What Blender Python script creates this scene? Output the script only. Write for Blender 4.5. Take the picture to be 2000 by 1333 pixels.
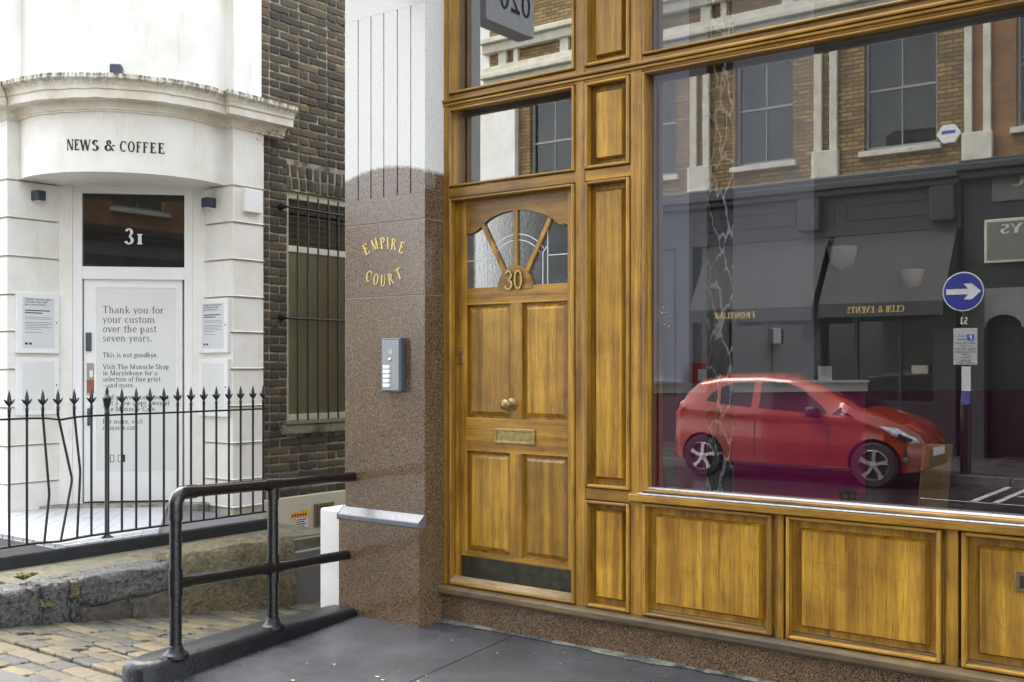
import bpy, bmesh, math, random
from mathutils import Vector as V, Matrix
random.seed(7)
R = math.radians
scene = bpy.context.scene
col = scene.collection
for o in list(bpy.data.objects): bpy.data.objects.remove(o)

# ------------------------------------------------------------------ camera, sky, sun, exposure
YAW, FPX, HY = R(37.2), 2080.0, 714.0
CAM = V((0, -4.3, 1.36))
SI, CO = math.sin(YAW), math.cos(YAW)
FW, RT = V((-SI, CO, 0)), V((CO, SI, 0))
cd = bpy.data.cameras.new('camera'); cam = bpy.data.objects.new('camera', cd); col.objects.link(cam)
cam.location = CAM; cam.rotation_euler = (math.pi/2, 0, YAW)
cd.sensor_width = 36; cd.lens = 36*FPX/2000; cd.shift_y = (HY-666.5)/2000; cd.clip_start = .05; cd.clip_end = 600
scene.camera = cam
SUN_EL, SUN_AZ = R(60), R(292)          # compass style: 0 = +Y, 90 = +X
w = bpy.data.worlds.new('World'); scene.world = w; w.use_nodes = True
nt = w.node_tree; bg = nt.nodes['Background']
sky = nt.nodes.new('ShaderNodeTexSky'); sky.sky_type = 'NISHITA'; sky.sun_disc = False
sky.sun_elevation = SUN_EL; sky.sun_rotation = SUN_AZ; sky.dust_density = 2.0; sky.air_density = 1.0; sky.ozone_density = 0.3
hs_ = nt.nodes.new('ShaderNodeHueSaturation'); hs_.inputs['Saturation'].default_value = .3      # thin white cloud over the whole sky
nt.links.new(sky.outputs[0], hs_.inputs['Color']); nt.links.new(hs_.outputs[0], bg.inputs[0]); bg.inputs[1].default_value = 0.15
sl = bpy.data.lights.new('sun', 'SUN'); sl.energy = 1.4; sl.angle = R(35); sl.color = (1, .95, .86)
sun = bpy.data.objects.new('sun', sl); col.objects.link(sun)
sd = V((math.sin(SUN_AZ)*math.cos(SUN_EL), math.cos(SUN_AZ)*math.cos(SUN_EL), math.sin(SUN_EL)))
sun.rotation_euler = (-sd).to_track_quat('-Z', 'Y').to_euler(); sun.location = (0, -6, 20)
vs = scene.view_settings; vs.view_transform = 'Standard'; vs.look = 'None'; vs.gamma = 1; vs.exposure = 2.8
scene.render.engine = 'CYCLES'; scene.cycles.max_bounces = 8; scene.cycles.transparent_max_bounces = 12

# ------------------------------------------------------------------ photo pixel -> place
def ray(px, py): return FW*FPX + RT*(px-1000) + V((0, 0, HY-py))
def hit(px, py, p0, n):
    d = ray(px, py); return CAM + d*((V(p0)-CAM).dot(V(n))/d.dot(V(n)))
def onY(px, py, y=0): return hit(px, py, (0, y, 0), (0, 1, 0))
def onX(px, py, x): return hit(px, py, (x, 0, 0), (1, 0, 0))
def onZ(px, py, z): return hit(px, py, (0, 0, z), (0, 0, 1))
def fx(px, y=0): return onY(px, 700, y).x
def fz(px, py, y=0): return onY(px, py, y).z
GY = .08                                     # plane of the shop glass
def mir(px, py, y):                          # a thing seen reflected in the shop glass, standing at depth y
    p = onY(px, py, 2*GY-y); return V((p.x, y, p.z))

# ------------------------------------------------------------------ materials
def nodes(name):
    m = bpy.data.materials.new(name); m.use_nodes = True; t = m.node_tree
    return m, t, t.nodes['Principled BSDF']
def N(t, kind, **k):
    n = t.nodes.new('ShaderNode'+kind)
    for a, b in k.items():
        if a in n.inputs: n.inputs[a].default_value = b
        else: setattr(n, a, b)
    return n
def coords(t, scale=(1, 1, 1), rnd=True, kind='Object'):
    tc = N(t, 'TexCoord'); mp = N(t, 'Mapping'); mp.inputs['Scale'].default_value = scale
    t.links.new(tc.outputs[kind], mp.inputs[0])
    if rnd:
        oi = N(t, 'ObjectInfo'); mu = N(t, 'Math', operation='MULTIPLY'); mu.inputs[1].default_value = 37.0
        t.links.new(oi.outputs['Random'], mu.inputs[0]); cb = N(t, 'CombineXYZ')
        for i in range(3): t.links.new(mu.outputs[0], cb.inputs[i])
        t.links.new(cb.outputs[0], mp.inputs['Location'])
    return mp.outputs[0]
def ramp(t, src, stops):
    r = N(t, 'ValToRGB'); e = r.color_ramp.elements
    while len(e) < len(stops): e.new(.5)
    for q, (p, c) in zip(e, stops): q.position = p; q.color = (*c, 1)
    t.links.new(src, r.inputs[0]); return r.outputs[0]
def noise(t, vec, scale, detail=6, rough=.6):
    n = N(t, 'TexNoise'); n.inputs['Scale'].default_value = scale; n.inputs['Detail'].default_value = detail; n.inputs['Roughness'].default_value = rough
    t.links.new(vec, n.inputs['Vector']); return n.outputs['Fac']
def mixc(t, fac, a, b, mode='MIX'):
    m = N(t, 'Mix', data_type='RGBA', blend_type=mode)
    for s, i in ((fac, 0), (a, 6), (b, 7)):
        if hasattr(s, 'links'): t.links.new(s, m.inputs[i])
        else: m.inputs[i].default_value = s if i == 0 else (*s, 1)
    return m.outputs[2]
def bump(t, b, src, strength=.3, dist=.005):
    n = N(t, 'Bump'); n.inputs['Strength'].default_value = strength; n.inputs['Distance'].default_value = dist
    t.links.new(src, n.inputs['Height']); t.links.new(n.outputs[0], b.inputs['Normal'])
def sc(c, k): return tuple(min(1, x*k) for x in c)
def plain(name, c, rough=.5, metal=0, var=.12, scale=6, bs=0, bscale=60, coat=0, dirt=None, bd=.005):
    m, t, b = nodes(name); v = coords(t)
    o = ramp(t, noise(t, v, scale), [(.3, sc(c, 1-var)), (.7, sc(c, 1+var))])
    if dirt:
        d = ramp(t, noise(t, v, dirt[1], 8, .7), [(dirt[2], (0, 0, 0)), (min(1, dirt[2]+.16), (1, 1, 1))])
        o = mixc(t, d, o, dirt[0])
    t.links.new(o, b.inputs['Base Color'])
    b.inputs['Roughness'].default_value = rough; b.inputs['Metallic'].default_value = metal; b.inputs['Coat Weight'].default_value = coat
    if bs: bump(t, b, noise(t, v, bscale), bs, bd)
    return m
def wood(name, axis, lo, hi, rough=.42, dirt=.0):
    m, t, b = nodes(name)
    s = [26, 26, 26]; s[axis] = .9; v = coords(t, s)
    s2 = [260, 260, 260]; s2[axis] = 9; v2 = coords(t, s2)
    g = noise(t, v, 1.0, 5, .55); pores = noise(t, v2, 1.0, 2, .5)
    c = ramp(t, g, [(.28, lo), (.5, tuple((a+q)/2 for a, q in zip(lo, hi))), (.72, hi)])
    pr = ramp(t, pores, [(.34, (.55, .47, .38)), (.48, (1, 1, 1))])
    c = mixc(t, .8, c, pr, 'MULTIPLY')
    blotch = ramp(t, noise(t, coords(t), 3.5, 4, .6), [(.3, (.52, .44, .38)), (.6, (1.0, 1.0, 1.0))])
    c = mixc(t, .8, c, blotch, 'MULTIPLY')
    oi = N(t, 'ObjectInfo'); mr = N(t, 'MapRange'); t.links.new(oi.outputs['Random'], mr.inputs[0]); mr.inputs[3].default_value = .76; mr.inputs[4].default_value = 1.12
    cb = N(t, 'CombineColor'); [t.links.new(mr.outputs[0], cb.inputs[i]) for i in range(3)]; c = mixc(t, 1.0, c, cb.outputs[0], 'MULTIPLY')
    if dirt:
        gr = ramp(t, noise(t, coords(t, rnd=False), 7, 8, .75), [(.54, (0, 0, 0)), (.66, (1, 1, 1))])
        mm = N(t, 'Math', operation='MULTIPLY'); mm.inputs[1].default_value = dirt
        t.links.new(gr, mm.inputs[0]); c = mixc(t, mm.outputs[0], c, (.05, .045, .035))
    t.links.new(c, b.inputs['Base Color']); b.inputs['Roughness'].default_value = rough
    b.inputs['Coat Weight'].default_value = .12; b.inputs['Coat Roughness'].default_value = .3
    bump(t, b, pores, .25, .0015); return m
LO, HI = (.155, .068, .007), (.54, .298, .030)
WV, WH = wood('oak_upright', 2, LO, HI), wood('oak_level', 0, LO, HI)
WP = wood('oak_panel', 2, (.20, .092, .008), (.60, .345, .036), .34, .2)
WD = wood('weathered_oak', 0, (.05, .04, .028), (.20, .14, .06), .45, .8)
WPALE = wood('pale_timber', 0, (.34, .25, .12), (.46, .36, .19), .7)
def granite(name, paint=False):
    m, t, b = nodes(name); v = coords(t, rnd=False)
    vo = N(t, 'TexVoronoi'); vo.inputs['Scale'].default_value = 310; t.links.new(v, vo.inputs['Vector'])
    sep = N(t, 'SeparateColor'); t.links.new(vo.outputs['Color'], sep.inputs[0])
    c = ramp(t, sep.outputs[0], [(0, (.014, .011, .009)), (.2, (.036, .024, .016)), (.45, (.105, .064, .034)), (.75, (.165, .105, .058)), (1, (.27, .19, .115))])
    c = mixc(t, .5, c, ramp(t, noise(t, v, 3), [(.35, (.55, .55, .58)), (.65, (1, 1, 1))]), 'MULTIPLY')
    r = .22
    if paint:
        sx = N(t, 'SeparateXYZ'); t.links.new(v, sx.inputs[0])
        n1 = noise(t, v, 40, 6, .7)
        # painted down to a hand-brushed, slightly arched edge
        ax = N(t, 'Math', operation='SUBTRACT'); t.links.new(sx.outputs[0], ax.inputs[0]); ax.inputs[1].default_value = paint[0]
        sq = N(t, 'Math', operation='POWER'); ab = N(t, 'Math', operation='ABSOLUTE'); t.links.new(ax.outputs[0], ab.inputs[0]); t.links.new(ab.outputs[0], sq.inputs[0]); sq.inputs[1].default_value = 2.0
        z2 = N(t, 'Math', operation='MULTIPLY_ADD'); t.links.new(sq.outputs[0], z2.inputs[0]); z2.inputs[1].default_value = .55; t.links.new(sx.outputs[2], z2.inputs[2])
        z3 = N(t, 'Math', operation='MULTIPLY_ADD'); t.links.new(n1, z3.inputs[0]); z3.inputs[1].default_value = .05; t.links.new(z2.outputs[0], z3.inputs[2])
        mr = N(t, 'MapRange'); t.links.new(z3.outputs[0], mr.inputs[0]); mr.inputs[1].default_value = paint[1]; mr.inputs[2].default_value = paint[1]+.02
        pc = ramp(t, noise(t, v, 120, 2), [(.3, (.50, .50, .47)), (.6, (.62, .62, .59))])
        c = mixc(t, mr.outputs[0], c, pc)
        rr = N(t, 'MapRange'); t.links.new(mr.outputs[0], rr.inputs[0]); rr.inputs[3].default_value = .16; rr.inputs[4].default_value = .6
        t.links.new(rr.outputs[0], b.inputs['Roughness'])
    else: b.inputs['Roughness'].default_value = r
    t.links.new(c, b.inputs['Base Color']); return m
def bricks_far(name, c1, c2, mortar):
    m, t, b = nodes(name); tc = N(t, 'TexCoord'); sx = N(t, 'SeparateXYZ'); t.links.new(tc.outputs['Object'], sx.inputs[0])
    ad = N(t, 'Math', operation='ADD'); t.links.new(sx.outputs[0], ad.inputs[0]); t.links.new(sx.outputs[1], ad.inputs[1])
    cb = N(t, 'CombineXYZ'); t.links.new(ad.outputs[0], cb.inputs[0]); t.links.new(sx.outputs[2], cb.inputs[1])
    br = N(t, 'TexBrick'); br.inputs['Scale'].default_value = 1; br.inputs['Brick Width'].default_value = .225; br.inputs['Row Height'].default_value = .075
    br.inputs['Mortar Size'].default_value = .011; br.inputs['Color1'].default_value = (*c1, 1); br.inputs['Color2'].default_value = (*c2, 1); br.inputs['Mortar'].default_value = (*mortar, 1)
    br.inputs['Bias'].default_value = 0; t.links.new(cb.outputs[0], br.inputs['Vector'])
    c = mixc(t, .6, br.outputs[0], ramp(t, noise(t, cb.outputs[0], 2.2), [(.3, (.45, .43, .4)), (.7, (1.1, 1.05, 1))]), 'MULTIPLY')
    t.links.new(c, b.inputs['Base Color']); b.inputs['Roughness'].default_value = .85
    bump(t, b, br.outputs['Fac'], -.6, .01); return m
def brick_mat():
    m, t, b = nodes('stock_brick'); oi = N(t, 'ObjectInfo'); v = coords(t)
    c = ramp(t, oi.outputs['Random'], [(0, (.035, .031, .022)), (.4, (.058, .050, .033)), (.7, (.080, .064, .038)), (.88, (.105, .082, .044)), (.97, (.10, .066, .038)), (1, (.16, .12, .056))])
    c = mixc(t, .85, c, ramp(t, noise(t, v, 22, 6, .7), [(.3, (.5, .5, .5)), (.7, (1.35, 1.3, 1.2))]), 'MULTIPLY')
    t.links.new(c, b.inputs['Base Color']); b.inputs['Roughness'].default_value = .85; bump(t, b, noise(t, v, 90), .6, .006); return m
def stucco():
    m, t, b = nodes('white_stucco'); v = coords(t, rnd=False)
    c = ramp(t, noise(t, v, 2.2, 8, .65), [(.3, (.66, .64, .55)), (.55, (.77, .76, .71)), (.75, (.80, .795, .765))])
    st = coords(t, (9, 9, 1.2), False)
    d = ramp(t, noise(t, st, 1.0, 8, .75), [(.55, (0, 0, 0)), (.78, (.7, .7, .7))])
    c = mixc(t, d, c, (.54, .48, .34)); t.links.new(c, b.inputs['Base Color']); b.inputs['Roughness'].default_value = .55
    bump(t, b, noise(t, v, 35, 6), .18, .006); return m
def cornice_mat():
    m, t, b = nodes('weathered_cornice'); v = coords(t, rnd=False)
    c = ramp(t, noise(t, v, 4, 8, .7), [(.3, (.60, .54, .40)), (.6, (.78, .76, .68))])
    d = ramp(t, noise(t, coords(t, (22, 22, 5), False), 1, 8, .8), [(.46, (0, 0, 0)), (.54, (1, 1, 1))])
    g = N(t, 'NewGeometry'); sx = N(t, 'SeparateXYZ'); tc = N(t, 'TexCoord'); t.links.new(tc.outputs['Object'], sx.inputs[0])
    mr = N(t, 'MapRange'); t.links.new(sx.outputs[2], mr.inputs[0]); mr.inputs[1].default_value = CORN_TOP-KZ-.11; mr.inputs[2].default_value = CORN_TOP-KZ-.02
    mu = N(t, 'Math', operation='MULTIPLY'); t.links.new(d, mu.inputs[0]); t.links.new(mr.outputs[0], mu.inputs[1])
    c = mixc(t, mu.outputs[0], c, (.06, .055, .035)); t.links.new(c, b.inputs['Base Color']); b.inputs['Roughness'].default_value = .7
    bump(t, b, noise(t, v, 28, 8), .4, .012); return m
def wet_ground(name, c, lo=.12, hi=.55, pit=.25):
    m, t, b = nodes(name); v = coords(t, rnd=False)
    k = mixc(t, .8, ramp(t, noise(t, v, 220, 3), [(.3, sc(c, .5)), (.7, sc(c, 1.6))]), ramp(t, noise(t, v, 2.5, 8), [(.3, (.5, .5, .52)), (.7, (1.45, 1.45, 1.45))]), 'MULTIPLY')
    sp = ramp(t, noise(t, v, 55, 2, .4), [(.69, (0, 0, 0)), (.73, (1, 1, 1))]); k = mixc(t, sp, k, (.16, .155, .14))
    t.links.new(k, b.inputs['Base Color'])
    mr = N(t, 'MapRange'); t.links.new(noise(t, v, 1.7, 2.5, .5), mr.inputs[0]); mr.inputs[1].default_value = .2; mr.inputs[2].default_value = .8; mr.inputs[3].default_value = lo; mr.inputs[4].default_value = hi
    t.links.new(mr.outputs[0], b.inputs['Roughness']); bump(t, b, noise(t, v, 240, 3), pit, .002); return m
def sett_mat():
    m, t, b = nodes('granite_sett'); oi = N(t, 'ObjectInfo'); v = coords(t)
    c = ramp(t, oi.outputs['Random'], [(0, (.05, .052, .05)), (.35, (.085, .078, .058)), (.7, (.125, .105, .062)), (1, (.17, .135, .07))])
    c = mixc(t, .9, c, ramp(t, noise(t, v, 30, 8, .75), [(.3, (.45, .46, .48)), (.65, (1.2, 1.15, 1))]), 'MULTIPLY')
    t.links.new(c, b.inputs['Base Color']); mr = N(t, 'MapRange'); t.links.new(noise(t, v, 9), mr.inputs[0]); mr.inputs[3].default_value = .15; mr.inputs[4].default_value = .6
    t.links.new(mr.outputs[0], b.inputs['Roughness']); bump(t, b, noise(t, v, 60, 8), .6, .008); return m
def marble():
    m, t, b = nodes('black_marble'); v = coords(t, (11, 11, 4), False)
    nz = N(t, 'TexNoise'); nz.inputs['Scale'].default_value = 1.6; nz.inputs['Detail'].default_value = 5; t.links.new(v, nz.inputs['Vector'])
    vv = mixc(t, .95, v, nz.outputs['Color'], 'ADD')
    vo = N(t, 'TexVoronoi', feature='DISTANCE_TO_EDGE'); vo.inputs['Scale'].default_value = 1.25; t.links.new(vv, vo.inputs['Vector'])
    ve = ramp(t, vo.outputs['Distance'], [(0, (1, 1, 1)), (.03, (.7, .7, .7)), (.055, (0, 0, 0))])
    cl = ramp(t, noise(t, v, 2.2, 8, .7), [(.4, (.008, .010, .015)), (.8, (.10, .115, .14))])
    c = mixc(t, ve, cl, (.85, .86, .88)); t.links.new(c, b.inputs['Base Color']); b.inputs['Roughness'].default_value = .3; return m
def glass(name, tint=(1, 1, 1), ior=1.9, rough=0.0):
    m = bpy.data.materials.new(name); m.use_nodes = True; t = m.node_tree; t.nodes.remove(t.nodes['Principled BSDF'])
    tr = N(t, 'BsdfTransparent'); tr.inputs[0].default_value = (*tint, 1); gl = N(t, 'BsdfGlossy'); gl.inputs['Roughness'].default_value = rough
    fr = N(t, 'Fresnel'); fr.inputs[0].default_value = ior; mx = N(t, 'MixShader')
    t.links.new(fr.outputs[0], mx.inputs[0]); t.links.new(tr.outputs[0], mx.inputs[1]); t.links.new(gl.outputs[0], mx.inputs[2])
    t.links.new(mx.outputs[0], t.nodes['Material Output'].inputs[0]); return m
def gold_mat():
    m, t, b = nodes('gold_leaf'); b.inputs['Base Color'].default_value = (.62, .47, .16, 1); b.inputs['Metallic'].default_value = .3; b.inputs['Roughness'].default_value = .45; return m
GLASS = glass('window_glass', (.97, .98, .98), 2.75)
MIRRORGLASS = glass('coated_glass', (.75, .76, .74), 4.0)
DARKGLASS = glass('shaded_glass', (.35, .37, .36), 1.9)
REEDED = plain('leaded_glass', (.05, .054, .052), .07, 0, .4, 14, .06, 60); REEDED.node_tree.nodes['Principled BSDF'].inputs['IOR'].default_value = 2.3
LEAD = plain('lead_came', (.55, .57, .6), .4, .3)
STUCCO = stucco(); WHITE = plain('white_paint', (.78, .78, .76), .45, 0, .03, 5, .05, 40)
BRICK = brick_mat(); MORTAR = plain('lime_mortar', (.27, .245, .18), .9, 0, .5, 9, .5, 120, dirt=((.045, .04, .03), 5, .46))
BRICKWALL = bricks_far('brick_wall_far', (.12, .075, .035), (.07, .045, .025), (.18, .16, .12))
OPPBRICK = bricks_far('yellow_brick', (.44, .29, .105), (.22, .14, .055), (.09, .075, .05))
STONE = plain('portland_stone', (.62, .59, .48), .75, 0, .2, 4, .2, 30, dirt=((.12, .11, .09), 5, .6))
BLACK = plain('black_gloss_paint', (.006, .006, .007), .2, 0, .3, 30, .5, 60, coat=.15, dirt=((.06, .05, .04), 40, .72))
IRON = plain('black_iron_paint', (.010, .010, .011), .3, 0, .3, 60, .2, 80)
def dull(m, k):
    m.node_tree.nodes['Principled BSDF'].inputs['Specular IOR Level'].default_value = k; return m
BLACKROUGH = plain('black_painted_concrete', (.009, .010, .012), .38, 0, .4, 12, .7, 60, dirt=((.09, .09, .09), 26, .70)); dull(BLACKROUGH, .3)
TAR = plain('black_painted_render', (.012, .013, .016), .45, 0, .4, 8, .5, 60, dirt=((.20, .20, .19), 5, .66))
ROUGH = plain('rough_granite', (.10, .098, .09), .45, 0, .5, 45, 1, 38, dirt=((.015, .015, .015), 34, .50), bd=.03)
OCHRE = plain('ochre_rough_stone', (.14, .115, .06), .7, 0, .45, 30, 1, 34, dirt=((.05, .045, .03), 9, .52), bd=.03)
CREAM = plain('cream_render', (.50, .47, .36), .75, 0, .15, 6, .4, 40, dirt=((.22, .19, .12), 5, .6))
TILE = plain('pale_paving_tile', (.46, .47, .48), .35, 0, .12, 12)
GROUT = plain('dark_grout', (.14, .14, .14), .8)
ASPHALT = wet_ground('wet_asphalt_slab', (.050, .052, .057), .14, .42, .6)
ROAD = wet_ground('wet_road', (.022, .022, .023), .05, .35, .5)
SETT = sett_mat(); MARBLE = marble(); GOLD = gold_mat()
BRASS = plain('aged_brass', (.36, .27, .12), .32, .9, .3, 30)
BRONZE = plain('dull_bronze', (.055, .052, .036), .38, .6, .4, 20, .1, 80)
GUN = plain('gunmetal_case', (.085, .10, .12), .38, .5, .15, 20)
STEEL = plain('brushed_steel', (.55, .55, .55), .3, .9)
NAVYBOX = plain('slate_blue_lamp', (.035, .045, .075), .45)
INK = plain('black_ink', (.02, .02, .022), .7); GREYINK = plain('grey_ink', (.045, .045, .047), .8); WHITEINK = plain('white_vinyl', (.8, .8, .78), .5)
PAPER = plain('grey_paper', (.62, .64, .64), .5, 0, .03); POSTER = plain('poster_vinyl', (.68, .69, .66), .35, 0, .03)
DARKGREY = plain('charcoal_shop_paint', (.030, .032, .033), .45, 0, .2, 3)
DARK = plain('dark_joinery', (.02, .021, .022), .4)
CANVAS = plain('grey_awning_canvas', (.036, .037, .038), .8, 0, .12, 8)
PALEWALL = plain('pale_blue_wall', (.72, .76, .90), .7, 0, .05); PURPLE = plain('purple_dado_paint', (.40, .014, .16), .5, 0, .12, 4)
BLIND = plain('olive_blind', (.50, .50, .38), .6, 0, .1, 3); RED = plain('red_plastic', (.42, .04, .02), .4)

# ------------------------------------------------------------------ mesh helpers
ORG = {}
def org(p): return ORG.get(p.name, V((0, 0, 0))) if p else None
def empty(name, loc, label=None, cat=None, group=None):
    o = bpy.data.objects.new(name, None); o.empty_display_size = .1; col.objects.link(o); o.location = loc; ORG[o.name] = V(loc)
    tag(o, label, cat, group); return o
def tag(o, label=None, cat=None, group=None, kind=None):
    for k, v in (('label', label), ('category', cat), ('group', group), ('kind', kind)):
        if v: o[k] = v
    return o
def link(name, me, mat, parent=None, o=None):
    ob = bpy.data.objects.new(name, me); col.objects.link(ob)
    if mat and not me.materials: me.materials.append(mat)
    if parent is not None:
        ob.parent = parent; ORG[ob.name] = org(parent)
    elif o is not None: ob.location = o; ORG[ob.name] = V(o)
    return ob
class B:
    def __init__(s): s.v = []; s.f = []
    def add(s, vs, fs):
        n = len(s.v); s.v += [V(q) for q in vs]; s.f += [tuple(i+n for i in f) for f in fs]; return s
    def box(s, x0, x1, y0, y1, z0, z1): return s.frame(V((x0, y0, z0)), V((x1-x0, 0, 0)), V((0, y1-y0, 0)), V((0, 0, z1-z0)))
    def frame(s, o, a, b, c):
        a, b, c = V(a), V(b), V(c)
        vs = [o, o+a, o+a+b, o+b, o+c, o+a+c, o+a+b+c, o+b+c]
        fs = [(0, 3, 2, 1), (4, 5, 6, 7), (0, 1, 5, 4), (1, 2, 6, 5), (2, 3, 7, 6), (3, 0, 4, 7)]
        if a.cross(b).dot(c) < 0: fs = [f[::-1] for f in fs]
        return s.add(vs, fs)
    def quad(s, a, b, c, d): return s.add([a, b, c, d], [(0, 1, 2, 3)])
    def prism(s, pts, d):
        pts = [V(p) for p in pts]; d = V(d); n = len(pts)
        nn = sum(((pts[i]-pts[0]).cross(pts[(i+1) % n]-pts[0]) for i in range(n)), V((0, 0, 0)))
        if nn.dot(d) > 0: pts = pts[::-1]
        vs = pts+[p+d for p in pts]
        return s.add(vs, [tuple(range(n)), tuple(range(2*n-1, n-1, -1))]+[(i, n+i, n+(i+1) % n, (i+1) % n)[::-1] for i in range(n)])
    def tube(s, pts, r, n=12, cap=True):
        pts = [V(p) for p in pts]; rs = r if isinstance(r, (list, tuple)) else [r]*len(pts); vs = []
        d0 = (pts[1]-pts[0]).normalized(); u = d0.orthogonal().normalized()
        for i, p in enumerate(pts):
            d = ((pts[min(i+1, len(pts)-1)]-p).normalized()+(p-pts[max(i-1, 0)]).normalized())
            d = d.normalized() if d.length > 1e-6 else d0
            u = (u-d*u.dot(d)).normalized(); q = d.cross(u)
            vs += [p+(u*math.cos(2*math.pi*k/n)+q*math.sin(2*math.pi*k/n))*rs[i] for k in range(n)]
        fs = [(i*n+k, i*n+(k+1) % n, (i+1)*n+(k+1) % n, (i+1)*n+k) for i in range(len(pts)-1) for k in range(n)]
        if cap: fs += [tuple(range(n-1, -1, -1)), tuple(range((len(pts)-1)*n, len(pts)*n))]
        return s.add(vs, fs)
    def lathe(s, o, axis, prof, n=16, cap=True):  # prof: (radius, height along axis)
        a = V(axis).normalized(); u = a.orthogonal().normalized(); q = a.cross(u); m = len(prof); o = V(o)
        vs = [o+a*h+(u*math.cos(2*math.pi*k/n)+q*math.sin(2*math.pi*k/n))*max(r, .0004) for r, h in prof for k in range(n)]
        fs = [(i*n+k, i*n+(k+1) % n, (i+1)*n+(k+1) % n, (i+1)*n+k) for i in range(m-1) for k in range(n)]
        if cap: fs += [tuple(range(n-1, -1, -1)), tuple(range((m-1)*n, m*n))]
        return s.add(vs, fs)
    def build(s, name, mat, parent=None, o=None, bevel=0, smooth=False, seg=2):
        q = org(parent) if parent is not None else (V(o) if o is not None else V((0, 0, 0)))
        me = bpy.data.meshes.new(name); me.from_pydata([tuple(p-q) for p in s.v], [], s.f); me.update()
        ob = link(name, me, mat, parent, o)
        if smooth: me.shade_smooth()
        if smooth == 'auto': me.set_sharp_from_angle(angle=R(40))
        if bevel:
            md = ob.modifiers.new('bevel', 'BEVEL'); md.width = bevel; md.segments = seg; md.limit_method = 'ANGLE'; md.angle_limit = R(40)
        return ob
def bx(name, x0, x1, y0, y1, z0, z1, mat, parent=None, bevel=0, **k): return B().box(x0, x1, y0, y1, z0, z1).build(name, mat, parent, bevel=bevel, **k)
def struct(name, b, mat, **k): return tag(b.build(name, mat, **k), kind='structure')
def fielded(b, x0, x1, z0, z1, yb, yf, m, ch, xs=1):
    a = [(x0+m, yb, z0+m), (x1-m, yb, z0+m), (x1-m, yb, z1-m), (x0+m, yb, z1-m)]; k = m+ch
    c = [(x0+k, yf, z0+k), (x1-k, yf, z0+k), (x1-k, yf, z1-k), (x0+k, yf, z1-k)]
    return b.add(a+c, [(4, 5, 6, 7), (0, 1, 5, 4), (1, 2, 6, 5), (2, 3, 7, 6), (3, 0, 4, 7)])
def rough_mesh(name, sx, sy, sz, amp, cuts=4, rnd=.25):
    bm = bmesh.new(); bmesh.ops.create_cube(bm, size=1)
    bmesh.ops.subdivide_edges(bm, edges=bm.edges[:], cuts=cuts, use_grid_fill=True)
    for v in bm.verts:
        c = v.co*2; k = max(abs(c.x), abs(c.y), abs(c.z))
        l = c.length; v.co = v.co*(1-rnd*(l-1)/.73*.5)
        v.co.x *= sx; v.co.y *= sy; v.co.z *= sz
        v.co += V((random.uniform(-1, 1), random.uniform(-1, 1), random.uniform(-1, 1)))*amp
    me = bpy.data.meshes.new(name); bm.to_mesh(me); bm.free(); me.shade_smooth(); return me
def curve_pts(f, n): return [f(i/n) for i in range(n+1)]

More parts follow.
